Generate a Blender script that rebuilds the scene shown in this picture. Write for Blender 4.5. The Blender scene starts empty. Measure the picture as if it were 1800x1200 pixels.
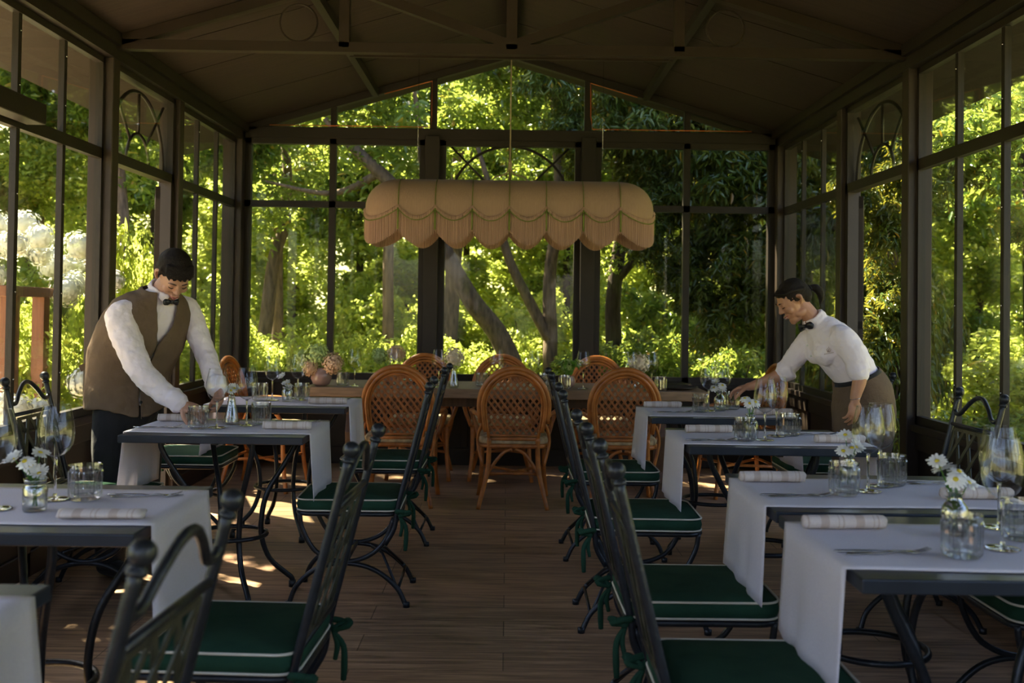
import bpy, math, random
import numpy as np
from mathutils import Vector, Matrix, noise as mnoise

random.seed(7)
rng = np.random.default_rng(7)
PI = math.pi
scene = bpy.context.scene
COL = scene.collection

# ------------------------------------------------------------------ camera
EYE = 1.31
cam_d = bpy.data.cameras.new('camera')
cam = bpy.data.objects.new('camera', cam_d)
COL.objects.link(cam)
cam_d.sensor_width = 36.0
cam_d.lens = 35.0
cam_d.shift_x = 0.00365
cam_d.shift_y = -0.0503
cam_d.clip_end = 300
cam.matrix_world = (Matrix.Translation((0, 0, EYE)) @ Matrix.Rotation(PI / 2 + math.radians(1.0), 4, 'X')
                    @ Matrix.Rotation(0.014, 4, 'Z'))
cam_d.dof.use_dof = True
cam_d.dof.focus_distance = 4.5
cam_d.dof.aperture_fstop = 3.6
scene.camera = cam

# ------------------------------------------------------------------ world, sun, exposure
W = bpy.data.worlds.new('sky')
scene.world = W
W.use_nodes = True
wn = W.node_tree.nodes
wl = W.node_tree.links
for n in list(wn):
    wn.remove(n)
wo = wn.new('ShaderNodeOutputWorld')
wb = wn.new('ShaderNodeBackground')
sk = wn.new('ShaderNodeTexSky')
sk.sky_type = 'NISHITA'
sk.sun_disc = False
sk.sun_elevation = math.radians(48)
sk.sun_rotation = math.radians(-40)
sk.air_density = 1.2
sk.dust_density = 1.5
wb.inputs['Strength'].default_value = 0.50
tint = wn.new('ShaderNodeMix'); tint.data_type = 'RGBA'; tint.blend_type = 'MULTIPLY'; tint.inputs['Factor'].default_value = 1.0
tint.inputs['B'].default_value = (1.05, 0.92, 0.99, 1)
wl.new(sk.outputs[0], tint.inputs['A']); wl.new(tint.outputs['Result'], wb.inputs[0])
wl.new(wb.outputs[0], wo.inputs[0])

sun_d = bpy.data.lights.new('sun', 'SUN')
sun_d.energy = 31.0
sun_d.angle = math.radians(0.6)
sun_d.color = (1.0, 0.87, 0.64)
sun = bpy.data.objects.new('sun', sun_d)
COL.objects.link(sun)
sun.location = (-6, 12, 12)
sun.rotation_euler = Vector((0.62, -0.42, -0.95)).to_track_quat('-Z', 'Y').to_euler()

scene.view_settings.view_transform = 'Standard'
scene.view_settings.look = 'None'
scene.view_settings.gamma = 1.0
scene.view_settings.exposure = 0.72
scene.cycles.max_bounces = 10
scene.cycles.transparent_max_bounces = 24
scene.cycles.transmission_bounces = 10
scene.cycles.diffuse_bounces = 4
scene.cycles.glossy_bounces = 4
scene.cycles.caustics_reflective = False
scene.cycles.caustics_refractive = False
scene.cycles.sample_clamp_indirect = 6.0
scene.cycles.use_denoising = True

# ------------------------------------------------------------------ materials
def new_mat(name):
    m = bpy.data.materials.new(name)
    m.use_nodes = True
    return m, m.node_tree.nodes, m.node_tree.links, m.node_tree.nodes['Principled BSDF']

def plain(name, col, rough=0.6, metal=0.0, var=0.12, scale=8.0, bump=0.0, bscale=60.0, spec=0.5, sheen=0.0, stretch=(1, 1, 1)):
    m, n, l, b = new_mat(name)
    tc = n.new('ShaderNodeTexCoord')
    mp = n.new('ShaderNodeMapping')
    mp.inputs['Scale'].default_value = stretch
    l.new(tc.outputs['Object'], mp.inputs[0])
    nz = n.new('ShaderNodeTexNoise')
    nz.inputs['Scale'].default_value = scale
    nz.inputs['Detail'].default_value = 4
    l.new(mp.outputs[0], nz.inputs['Vector'])
    cr = n.new('ShaderNodeValToRGB')
    c = Vector(col)
    cr.color_ramp.elements[0].position = 0.3
    cr.color_ramp.elements[1].position = 0.7
    cr.color_ramp.elements[0].color = (*(c * (1 - var)), 1)
    cr.color_ramp.elements[1].color = (*(c * (1 + var)), 1)
    l.new(nz.outputs[0], cr.inputs[0])
    l.new(cr.outputs[0], b.inputs['Base Color'])
    b.inputs['Roughness'].default_value = rough
    b.inputs['Metallic'].default_value = metal
    b.inputs['Specular IOR Level'].default_value = spec
    if sheen:
        b.inputs['Sheen Weight'].default_value = sheen
    if bump:
        n2 = n.new('ShaderNodeTexNoise')
        n2.inputs['Scale'].default_value = bscale
        n2.inputs['Detail'].default_value = 3
        l.new(mp.outputs[0], n2.inputs['Vector'])
        bp = n.new('ShaderNodeBump')
        bp.inputs['Strength'].default_value = bump
        bp.inputs['Distance'].default_value = 0.01
        l.new(n2.outputs[0], bp.inputs['Height'])
        l.new(bp.outputs[0], b.inputs['Normal'])
    return m

M = {}
M['frame'] = plain('dark_bronze_paint', (0.019, 0.014, 0.010), 0.5, 0.0, 0.12, 5, 0.05, 90, 0.3)
M['truss'] = plain('dark_truss_paint', (0.026, 0.0165, 0.011), 0.5, 0.0, 0.12, 5, 0, 60, 0.25)
M['dado'] = plain('dark_brown_panel', (0.032, 0.022, 0.016), 0.5, 0.0, 0.15, 3, 0, 60, 0.3)
M['iron'] = plain('dark_wrought_iron', (0.020, 0.023, 0.027), 0.34, 0.35, 0.25, 30, 0.15, 120)
M['iron_panel'] = plain('olive_lit_lattice', (0.055, 0.055, 0.034), 0.4, 0.3, 0.3, 25, 0.1, 120)  # lighter olive of the outside light is put into the colour
M['slate'] = plain('dark_slate_top', (0.022, 0.028, 0.038), 0.3, 0.0, 0.25, 6, 0.03, 150, 0.4)
M['green'] = plain('bottle_green_canvas', (0.019, 0.058, 0.033), 0.9, 0.0, 0.15, 12, 0.25, 350, 0.12, 0.0)
M['piping'] = plain('cream_piping', (0.62, 0.58, 0.46), 0.8)
M['rattan'] = plain('honey_rattan', (0.36, 0.120, 0.022), 0.40, 0.0, 0.35, 14, 0.1, 90)
M['rattan_weave'] = plain('rattan_weave', (0.34, 0.115, 0.024), 0.45, 0.0, 0.35, 22, 0.1, 90)
M['floral'] = plain('cream_floral_cushion', (0.42, 0.32, 0.18), 0.85, 0.0, 0.5, 22)
M['oldwood'] = plain('weathered_oak', (0.215, 0.135, 0.075), 0.55, 0.0, 0.28, 9, 0.2, 60, 0.4, 0, (0.6, 6, 6))
M['darkwood'] = plain('dark_oak', (0.075, 0.040, 0.022), 0.55, 0.0, 0.28, 9, 0.2, 60, 0.4, 0, (6, 6, 0.6))
M['shade'] = plain('rose_beige_linen', (0.32, 0.21, 0.150), 0.85, 0.0, 0.08, 160, 0.2, 500, 0.2, 0.1, (1, 1, 0.06))
M['fringe'] = plain('rose_beige_fringe', (0.36, 0.225, 0.165), 0.85, 0.0, 0.16, 180, 0.3, 300, 0.2, 0.1, (1, 1, 0.02))
M['trimgreen'] = plain('green_braid', (0.13, 0.17, 0.02), 0.8, 0.0, 0.1, 60)
M['cord'] = plain('pale_cord', (0.32, 0.25, 0.16), 0.8)
M['copper'] = plain('copper_wire', (0.65, 0.16, 0.04), 0.35, 0.6)
M['steel'] = plain('stainless_steel', (0.42, 0.42, 0.44), 0.22, 1.0, 0.05)
M['chrome'] = plain('small_steel', (0.6, 0.6, 0.6), 0.25, 1.0, 0.05)
M['shirt'] = plain('white_cotton', (0.86, 0.775, 0.83), 0.85, 0.0, 0.04, 6, 0.55, 20, 0.2, 0.0)
M['vest'] = plain('taupe_twill', (0.150, 0.103, 0.068), 0.85, 0.0, 0.10, 10, 0.9, 16, 0.15, 0.0)
M['skirt'] = plain('brown_twill_skirt', (0.135, 0.093, 0.062), 0.85, 0.0, 0.10, 8, 0.3, 60, 0.15, 0.0)
M['black'] = plain('black_cloth', (0.012, 0.012, 0.014), 0.8, 0.0, 0.2, 10, 0.2, 60, 0.3, 0.1)
M['blacksatin'] = plain('black_satin', (0.008, 0.009, 0.012), 0.35, 0.0, 0.2, 10)
M['skin'] = plain('skin', (0.50, 0.27, 0.185), 0.5, 0.0, 0.08, 12, 0.0)
M['skin2'] = plain('tanned_skin', (0.46, 0.225, 0.135), 0.5, 0.0, 0.08, 12, 0.0)
M['lip'] = plain('lip', (0.36, 0.11, 0.09), 0.45)
M['teeth'] = plain('teeth', (0.75, 0.70, 0.62), 0.3)
M['hair'] = plain('dark_brown_hair', (0.012, 0.007, 0.005), 0.55, 0.0, 0.4, 30, 0.7, 120, 0.2, 0, (5, 5, 1))
M['petal'] = plain('white_petal', (0.80, 0.79, 0.74), 0.6, 0.0, 0.05)
M['yolk'] = plain('yellow_centre', (0.62, 0.48, 0.03), 0.7)
M['stemgreen'] = plain('stem_green', (0.06, 0.16, 0.02), 0.6, 0.0, 0.3)
M['hyd_green'] = plain('lime_petal', (0.42, 0.52, 0.17), 0.7, 0.0, 0.2, 30)
M['hyd_peach'] = plain('peach_petal', (0.68, 0.44, 0.26), 0.7, 0.0, 0.2, 30)
M['hyd_cream'] = plain('cream_petal', (0.72, 0.60, 0.42), 0.7, 0.0, 0.2, 30)
M['mauve'] = plain('mauve_glaze', (0.30, 0.18, 0.145), 0.25, 0.0, 0.15)
M['tray'] = plain('dark_plate', (0.03, 0.022, 0.018), 0.25, 0.0, 0.2)
M['bark'] = plain('grey_bark', (0.13, 0.092, 0.062), 0.9, 0.0, 0.45, 9, 0.8, 25, 0.2, 0, (3, 3, 0.7))
M['bark_dark'] = plain('dark_bark', (0.05, 0.035, 0.024), 0.9, 0.0, 0.4, 9, 0.8, 25, 0.2, 0, (3, 3, 0.7))
M['redwood'] = plain('brown_post', (0.20, 0.09, 0.05), 0.7, 0.0, 0.2, 8, 0.2, 40, 0.3, 0, (5, 5, 0.5))
M['whiteflower'] = plain('white_bloom', (0.62, 0.63, 0.54), 0.7, 0.0, 0.05)
M['bounce_strip'] = plain('pale_bounce_strip', (0.74, 0.60, 0.42), 0.9, 0.0, 0.2, 4, 0.4, 30)  # pale warm colour chosen to bounce sunlight indoors

def cloth_mat(name, col, stripes=None):
    """woven linen; stripes = (axis, scale, colour)"""
    m, n, l, b = new_mat(name)
    tc = n.new('ShaderNodeTexCoord')
    w1 = n.new('ShaderNodeTexNoise')
    w1.inputs['Scale'].default_value = 260
    l.new(tc.outputs['Object'], w1.inputs['Vector'])
    cr = n.new('ShaderNodeValToRGB')
    c = Vector(col)
    cr.color_ramp.elements[0].position = 0.3
    cr.color_ramp.elements[1].position = 0.7
    cr.color_ramp.elements[0].color = (*(c * 0.93), 1)
    cr.color_ramp.elements[1].color = (*(c * 1.05), 1)
    l.new(w1.outputs[0], cr.inputs[0])
    out = cr.outputs[0]
    if stripes:
        sx = n.new('ShaderNodeSeparateXYZ')
        l.new(tc.outputs['Object'], sx.inputs[0])
        prev = None
        for freq, width, ph in stripes[1]:
            mm = n.new('ShaderNodeMath'); mm.operation = 'MULTIPLY_ADD'
            mm.inputs[1].default_value = freq; mm.inputs[2].default_value = ph
            l.new(sx.outputs[stripes[0]], mm.inputs[0])
            fr = n.new('ShaderNodeMath'); fr.operation = 'FRACT'
            l.new(mm.outputs[0], fr.inputs[0])
            lt = n.new('ShaderNodeMath'); lt.operation = 'LESS_THAN'
            lt.inputs[1].default_value = width
            l.new(fr.outputs[0], lt.inputs[0])
            if prev is None:
                prev = lt
            else:
                mx = n.new('ShaderNodeMath'); mx.operation = 'MAXIMUM'
                l.new(prev.outputs[0], mx.inputs[0]); l.new(lt.outputs[0], mx.inputs[1])
                prev = mx
        mix = n.new('ShaderNodeMix'); mix.data_type = 'RGBA'
        sc_ = n.new('ShaderNodeMath'); sc_.operation = 'MULTIPLY'; sc_.inputs[1].default_value = 0.7
        l.new(prev.outputs[0], sc_.inputs[0])
        l.new(sc_.outputs[0], mix.inputs['Factor'])
        l.new(out, mix.inputs['A'])
        mix.inputs['B'].default_value = (*stripes[2], 1)
        out = mix.outputs['Result']
    l.new(out, b.inputs['Base Color'])
    b.inputs['Roughness'].default_value = 0.9
    b.inputs['Specular IOR Level'].default_value = 0.2
    bp = n.new('ShaderNodeBump'); bp.inputs['Strength'].default_value = 0.25; bp.inputs['Distance'].default_value = 0.002
    l.new(w1.outputs[0], bp.inputs['Height'])
    l.new(bp.outputs[0], b.inputs['Normal'])
    # thin cloth lets some light through
    tr = n.new('ShaderNodeBsdfTranslucent'); tr.inputs[0].default_value = (*(Vector(col) * 1.0), 1)
    ms = n.new('ShaderNodeMixShader'); ms.inputs[0].default_value = 0.22
    l.new(b.outputs[0], ms.inputs[1]); l.new(tr.outputs[0], ms.inputs[2])
    l.new(ms.outputs[0], n['Material Output'].inputs['Surface'])
    return m

M['runner'] = cloth_mat('white_linen_runner', (0.80, 0.755, 0.79))
M['napkin'] = cloth_mat('striped_linen_napkin', (0.74, 0.66, 0.62),
                        (0, [(22.0, 0.10, 0.2), (22.0, 0.06, 0.45), (11.0, 0.22, 0.7)], (0.50, 0.38, 0.30)))

def wood_floor():
    m, n, l, b = new_mat('brown_plank_floor')
    tc = n.new('ShaderNodeTexCoord')
    br = n.new('ShaderNodeTexBrick')
    br.offset = 0.37
    br.inputs['Scale'].default_value = 1.0
    br.inputs['Mortar Size'].default_value = 0.003
    br.inputs['Mortar Smooth'].default_value = 0.3
    br.inputs['Brick Width'].default_value = 1.5
    br.inputs['Row Height'].default_value = 0.19
    br.inputs['Color1'].default_value = (0.85, 0.85, 0.85, 1)
    br.inputs['Color2'].default_value = (1.15, 1.15, 1.15, 1)
    br.inputs['Mortar'].default_value = (0.45, 0.45, 0.45, 1)
    l.new(tc.outputs['Object'], br.inputs['Vector'])
    mp = n.new('ShaderNodeMapping'); mp.inputs['Scale'].default_value = (1.6, 22, 1)
    l.new(tc.outputs['Object'], mp.inputs[0])
    nz = n.new('ShaderNodeTexNoise'); nz.inputs['Scale'].default_value = 1.6; nz.inputs['Detail'].default_value = 8
    nz.inputs['Roughness'].default_value = 0.65
    nz.inputs['Distortion'].default_value = 0.6
    l.new(mp.outputs[0], nz.inputs['Vector'])
    cr = n.new('ShaderNodeValToRGB')
    cr.color_ramp.elements[0].position = 0.28; cr.color_ramp.elements[0].color = (0.125, 0.076, 0.043, 1)
    cr.color_ramp.elements[1].position = 0.75; cr.color_ramp.elements[1].color = (0.56, 0.36, 0.21, 1)
    e = cr.color_ramp.elements.new(0.5); e.color = (0.31, 0.19, 0.108, 1)
    l.new(nz.outputs[0], cr.inputs[0])
    mx = n.new('ShaderNodeMix'); mx.data_type = 'RGBA'; mx.blend_type = 'MULTIPLY'; mx.inputs['Factor'].default_value = 1
    l.new(cr.outputs[0], mx.inputs['A']); l.new(br.outputs['Color'], mx.inputs['B'])
    l.new(mx.outputs['Result'], b.inputs['Base Color'])
    mr = n.new('ShaderNodeMapRange'); mr.inputs['To Min'].default_value = 0.42; mr.inputs['To Max'].default_value = 0.68
    l.new(nz.outputs[0], mr.inputs[0]); l.new(mr.outputs[0], b.inputs['Roughness'])
    b.inputs['Specular IOR Level'].default_value = 0.35
    bp = n.new('ShaderNodeBump'); bp.inputs['Strength'].default_value = 0.25; bp.inputs['Distance'].default_value = 0.004
    l.new(mx.outputs['Result'], bp.inputs['Height'])
    l.new(bp.outputs[0], b.inputs['Normal'])
    return m
M['floor'] = wood_floor()
M['ceiling'] = plain('brown_ceiling_board', (0.034, 0.022, 0.016), 0.7, 0.0, 0.18, 3, 0.1, 40, 0.3, 0, (0.8, 14, 0.8))

def pane_mat():
    m, n, l, b = new_mat('window_pane')
    n.remove(b)
    t = n.new('ShaderNodeBsdfTransparent'); t.inputs[0].default_value = (0.93, 0.95, 0.92, 1)
    g = n.new('ShaderNodeBsdfGlossy'); g.inputs['Roughness'].default_value = 0.02
    fr = n.new('ShaderNodeFresnel'); fr.inputs['IOR'].default_value = 1.5
    mm = n.new('ShaderNodeMath'); mm.operation = 'MULTIPLY'; mm.inputs[1].default_value = 0.26; mm.use_clamp = True
    l.new(fr.outputs[0], mm.inputs[0])
    ms = n.new('ShaderNodeMixShader')
    l.new(mm.outputs[0], ms.inputs[0]); l.new(t.outputs[0], ms.inputs[1]); l.new(g.outputs[0], ms.inputs[2])
    # a little dust on the glass
    tc = n.new('ShaderNodeTexCoord')
    nz = n.new('ShaderNodeTexNoise'); nz.inputs['Scale'].default_value = 1.6; nz.inputs['Detail'].default_value = 6
    l.new(tc.outputs['Object'], nz.inputs['Vector'])
    mr = n.new('ShaderNodeMapRange'); mr.inputs['From Min'].default_value = 0.5; mr.inputs['From Max'].default_value = 0.85
    mr.inputs['To Min'].default_value = 0.0; mr.inputs['To Max'].default_value = 0.02
    l.new(nz.outputs[0], mr.inputs[0])
    d = n.new('ShaderNodeBsdfDiffuse'); d.inputs[0].default_value = (0.5, 0.5, 0.5, 1)
    m2 = n.new('ShaderNodeMixShader')
    l.new(mr.outputs[0], m2.inputs[0]); l.new(ms.outputs[0], m2.inputs[1]); l.new(d.outputs[0], m2.inputs[2])
    l.new(m2.outputs[0], n['Material Output'].inputs['Surface'])
    return m
M['pane'] = pane_mat()

def thin_glass(name, lo, hi, pw_, rough):
    """clear thin glass: reflects at the rim of the shape, looks through in the middle"""
    m, n, l, b = new_mat(name)
    n.remove(b)
    fr = n.new('ShaderNodeLayerWeight'); fr.inputs['Blend'].default_value = 0.42
    pw = n.new('ShaderNodeMath'); pw.operation = 'POWER'; pw.inputs[1].default_value = pw_
    l.new(fr.outputs['Facing'], pw.inputs[0])
    tcol = n.new('ShaderNodeMix'); tcol.data_type = 'RGBA'
    tcol.inputs['A'].default_value = (0.97, 0.975, 0.97, 1); tcol.inputs['B'].default_value = (0.45, 0.47, 0.47, 1)
    l.new(pw.outputs[0], tcol.inputs['Factor'])
    t = n.new('ShaderNodeBsdfTransparent'); l.new(tcol.outputs['Result'], t.inputs[0])
    g = n.new('ShaderNodeBsdfGlossy'); g.inputs['Roughness'].default_value = rough
    mr = n.new('ShaderNodeMapRange'); mr.inputs['To Min'].default_value = lo; mr.inputs['To Max'].default_value = hi
    l.new(pw.outputs[0], mr.inputs[0])
    ms = n.new('ShaderNodeMixShader')
    l.new(mr.outputs[0], ms.inputs[0]); l.new(t.outputs[0], ms.inputs[1]); l.new(g.outputs[0], ms.inputs[2])
    l.new(ms.outputs[0], n['Material Output'].inputs['Surface'])
    return m
M['glass'] = thin_glass('thin_clear_glass', 0.055, 0.85, 3.0, 0.0)
M['thick'] = thin_glass('ribbed_clear_glass', 0.12, 0.9, 1.5, 0.03)
def solid_glass():
    m, n, l, b = new_mat('solid_clear_glass')
    n.remove(b)
    g = n.new('ShaderNodeBsdfGlass'); g.inputs['IOR'].default_value = 1.5; g.inputs['Roughness'].default_value = 0.0
    l.new(g.outputs[0], n['Material Output'].inputs['Surface'])
    return m
M['solid'] = solid_glass()

def leaf_mat(name, cols, trans=0.5, gloss=0.35, tcol=(0.42, 0.50, 0.05)):
    m, n, l, b = new_mat(name)
    geo = n.new('ShaderNodeNewGeometry')
    cr = n.new('ShaderNodeValToRGB')
    els = cr.color_ramp.elements
    for i, (p, c) in enumerate(cols):
        e = els[i] if i < 2 else els.new(p)
        e.position = p; e.color = (*c, 1)
    l.new(geo.outputs['Random Per Island'], cr.inputs[0])
    l.new(cr.outputs[0], b.inputs['Base Color'])
    b.inputs['Roughness'].default_value = gloss
    b.inputs['Specular IOR Level'].default_value = 0.5
    tr = n.new('ShaderNodeBsdfTranslucent')
    mx = n.new('ShaderNodeMix'); mx.data_type = 'RGBA'; mx.inputs['Factor'].default_value = 0.62
    l.new(cr.outputs[0], mx.inputs['A']); mx.inputs['B'].default_value = (*tcol, 1)
    l.new(mx.outputs['Result'], tr.inputs[0])
    ms = n.new('ShaderNodeMixShader'); ms.inputs[0].default_value = trans
    l.new(b.outputs[0], ms.inputs[1]); l.new(tr.outputs[0], ms.inputs[2])
    l.new(ms.outputs[0], n['Material Output'].inputs['Surface'])
    return m
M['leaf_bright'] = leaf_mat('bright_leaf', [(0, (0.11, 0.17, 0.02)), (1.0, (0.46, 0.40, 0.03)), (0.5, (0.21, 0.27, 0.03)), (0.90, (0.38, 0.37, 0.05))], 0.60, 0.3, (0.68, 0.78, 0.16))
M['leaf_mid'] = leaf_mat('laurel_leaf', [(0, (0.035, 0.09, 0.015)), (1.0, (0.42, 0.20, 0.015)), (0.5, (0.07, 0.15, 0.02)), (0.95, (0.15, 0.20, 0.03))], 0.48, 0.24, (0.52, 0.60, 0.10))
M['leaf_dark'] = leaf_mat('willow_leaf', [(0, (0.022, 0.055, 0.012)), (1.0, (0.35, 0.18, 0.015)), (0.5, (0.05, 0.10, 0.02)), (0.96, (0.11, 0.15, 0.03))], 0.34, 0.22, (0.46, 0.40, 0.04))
M['grass'] = plain('sunny_grass', (0.34, 0.37, 0.10), 0.95, 0.0, 0.5, 1.3, 0.5, 12)
M['slope'] = plain('pale_dry_slope', (0.30, 0.295, 0.13), 0.95, 0.0, 0.45, 1.1, 0.5, 9)

# ------------------------------------------------------------------ mesh helpers
def catmull(pts, k=6, closed=False):
    P = [Vector(p) for p in pts]
    n = len(P)
    out = []
    rngi = range(n) if closed else range(n - 1)
    for i in rngi:
        p1, p2 = P[i], P[(i + 1) % n]
        p0 = P[i - 1] if (i > 0 or closed) else p1 * 2 - p2
        p3 = P[(i + 2) % n] if (i + 2 < n or closed) else p2 * 2 - p1
        for j in range(k):
            t = j / k
            out.append(0.5 * ((2 * p1) + (p2 - p0) * t + (2 * p0 - 5 * p1 + 4 * p2 - p3) * t * t + (3 * p1 - p0 - 3 * p2 + p3) * t ** 3))
    if not closed:
        out.append(P[-1].copy())
    return out

def lerp_list(vals, n):
    out = []
    for i in range(n):
        t = i / (n - 1) * (len(vals) - 1)
        a = min(int(t), len(vals) - 2)
        out.append(vals[a] + (vals[a + 1] - vals[a]) * (t - a))
    return out

class MB:
    def __init__(s):
        s.v = []; s.f = []; s.sm = []
    def add(s, vs, fs, smooth=True):
        o = len(s.v)
        s.v.extend([tuple(v) for v in vs])
        for f in fs:
            s.f.append([o + i for i in f]); s.sm.append(smooth)
        return s
    def box(s, x0, x1, y0, y1, z0, z1):
        vs = [(x0, y0, z0), (x1, y0, z0), (x1, y1, z0), (x0, y1, z0), (x0, y0, z1), (x1, y0, z1), (x1, y1, z1), (x0, y1, z1)]
        return s.add(vs, [(0, 3, 2, 1), (4, 5, 6, 7), (0, 1, 5, 4), (1, 2, 6, 5), (2, 3, 7, 6), (3, 0, 4, 7)], False)
    def bar(s, a, b, w, h, up=(0, 0, 1)):
        """rectangular bar from a to b, width w across, h along up"""
        a, b = Vector(a), Vector(b)
        d = (b - a).normalized(); up = Vector(up)
        r = d.cross(up).normalized(); u = r.cross(d)
        vs = []
        for p in (a, b):
            for sx, sz in ((-1, -1), (1, -1), (1, 1), (-1, 1)):
                vs.append(p + r * sx * w / 2 + u * sz * h / 2)
        return s.add(vs, [(0, 1, 2, 3), (7, 6, 5, 4), (0, 4, 5, 1), (1, 5, 6, 2), (2, 6, 7, 3), (3, 7, 4, 0)], False)
    def tube(s, pts, r, n=8, closed=False, flat=None, cap=True):
        P = [Vector(p) for p in pts]
        m = len(P)
        rr = [r] * m if not hasattr(r, '__len__') else (list(r) if len(r) == m else lerp_list(list(r), m))
        T = []
        for i in range(m):
            a = P[i - 1] if (i > 0 or closed) else P[i]
            b = P[(i + 1) % m] if (i < m - 1 or closed) else P[i]
            t = (b - a)
            T.append(t.normalized() if t.length > 1e-9 else Vector((0, 0, 1)))
        ref = Vector((0, 0, 1)) if abs(T[0].z) < 0.9 else Vector((1, 0, 0))
        N = T[0].cross(ref).normalized()
        vs = []
        for i in range(m):
            N = (N - T[i] * N.dot(T[i]))
            N = N.normalized() if N.length > 1e-6 else T[i].orthogonal().normalized()
            B = T[i].cross(N)
            for j in range(n):
                a = 2 * PI * j / n
                vs.append(P[i] + (N * math.cos(a) + B * math.sin(a)) * rr[i])
        fs = []
        for i in range(m if closed else m - 1):
            for j in range(n):
                i2 = (i + 1) % m
                fs.append((i * n + j, i * n + (j + 1) % n, i2 * n + (j + 1) % n, i2 * n + j))
        if not closed and cap:
            fs.append(tuple(range(n - 1, -1, -1)))
            fs.append(tuple((m - 1) * n + j for j in range(n)))
        return s.add(vs, fs)
    def lathe(s, prof, c=(0, 0, 0), n=24, ribs=None, mat=None):
        """prof: list of (r, z); open or touching the axis"""
        vs = []; fs = []
        c = Vector(c)
        for i, (r, z) in enumerate(prof):
            for j in range(n):
                a = 2 * PI * j / n
                q = r
                if ribs and ribs[1] <= z <= ribs[2] and ribs[3][i]:
                    q = r * (1 + ribs[0] * (1 if j % 2 else -1))
                vs.append(c + Vector((q * math.cos(a), q * math.sin(a), z)))
        for i in range(len(prof) - 1):
            for j in range(n):
                fs.append((i * n + j, i * n + (j + 1) % n, (i + 1) * n + (j + 1) % n, (i + 1) * n + j))
        return s.add(vs, fs)
    def ell(s, c, rad, R=None, nu=14, nv=9):
        c = Vector(c); vs = []; fs = []
        if not hasattr(rad, '__len__'):
            rad = (rad,) * 3
        vs.append(Vector((0, 0, -rad[2])))
        for i in range(1, nv):
            ph = -PI / 2 + PI * i / nv
            for j in range(nu):
                a = 2 * PI * j / nu
                vs.append(Vector((rad[0] * math.cos(ph) * math.cos(a), rad[1] * math.cos(ph) * math.sin(a), rad[2] * math.sin(ph))))
        vs.append(Vector((0, 0, rad[2])))
        if R is not None:
            vs = [R @ v for v in vs]
        vs = [v + c for v in vs]
        for j in range(nu):
            fs.append((0, 1 + (j + 1) % nu, 1 + j))
            fs.append((len(vs) - 1, 1 + (nv - 2) * nu + j, 1 + (nv - 2) * nu + (j + 1) % nu))
        for i in range(nv - 2):
            for j in range(nu):
                fs.append((1 + i * nu + j, 1 + i * nu + (j + 1) % nu, 1 + (i + 1) * nu + (j + 1) % nu, 1 + (i + 1) * nu + j))
        return s.add(vs, fs)
    def limb(s, pts, r, n=14, k=5):
        C = catmull(pts, k) if len(pts) > 2 else [Vector(p) for p in pts]
        rr = lerp_list(list(r), len(C)) if hasattr(r, '__len__') else [r] * len(C)
        s.tube(C, rr, n)
        s.ell(C[0], rr[0] * 0.995, nu=n); s.ell(C[-1], rr[-1] * 0.995, nu=n)
        return s
    def loft(s, rings, closed_ring=True, cap=True, skip=None, smooth=True):
        n = len(rings[0]); vs = [p for r in rings for p in r]; fs = []
        for i in range(len(rings) - 1):
            for j in range(n if closed_ring else n - 1):
                if skip and skip(i, j):
                    continue
                fs.append((i * n + j, i * n + (j + 1) % n, (i + 1) * n + (j + 1) % n, (i + 1) * n + j))
        if cap:
            fs.append(tuple(range(n - 1, -1, -1)))
            fs.append(tuple((len(rings) - 1) * n + j for j in range(n)))
        return s.add(vs, fs, smooth)
    def mesh(s, name, mat):
        me = bpy.data.meshes.new(name)
        me.from_pydata(s.v, [], s.f)
        me.polygons.foreach_set('use_smooth', s.sm)
        me.materials.append(mat)
        me.validate()
        me.update()
        return me
    def build(s, name, mat, parent=None, loc=None):
        o = bpy.data.objects.new(name, s.mesh(name, mat))
        COL.objects.link(o)
        if parent is not None:
            o.parent = parent
        if loc is not None:
            o.location = loc
        return o

def empty(name, loc=(0, 0, 0), rz=0.0, label=None, cat=None, group=None, kind=None):
    o = bpy.data.objects.new(name, None)
    o.empty_display_size = 0.1
    COL.objects.link(o)
    o.location = loc; o.rotation_euler = (0, 0, rz)
    return tag(o, label, cat, group, kind)

def tag(o, label=None, cat=None, group=None, kind=None):
    if label: o['label'] = label
    if cat: o['category'] = cat
    if group: o['group'] = group
    if kind: o['kind'] = kind
    return o

def copy_tree(o, parent=None):
    c = o.copy(); COL.objects.link(c)
    if parent is not None:
        c.parent = parent
    for ch in list(o.children):
        copy_tree(ch, c)
    return c

def bevel(o, w=0.004, seg=2):
    m = o.modifiers.new('bevel', 'BEVEL'); m.width = w; m.segments = seg; m.limit_method = 'ANGLE'
    return o

def struct(name, mb, mat, parent=None):
    o = mb.build(name, mat, parent)
    o['kind'] = 'structure'
    return o

# ================================================================== ROOM
WX = 2.27; Y0 = -1.3; Y1 = 8.28
def ceil_z(x): return 3.445 - 0.294 * abs(x)

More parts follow.
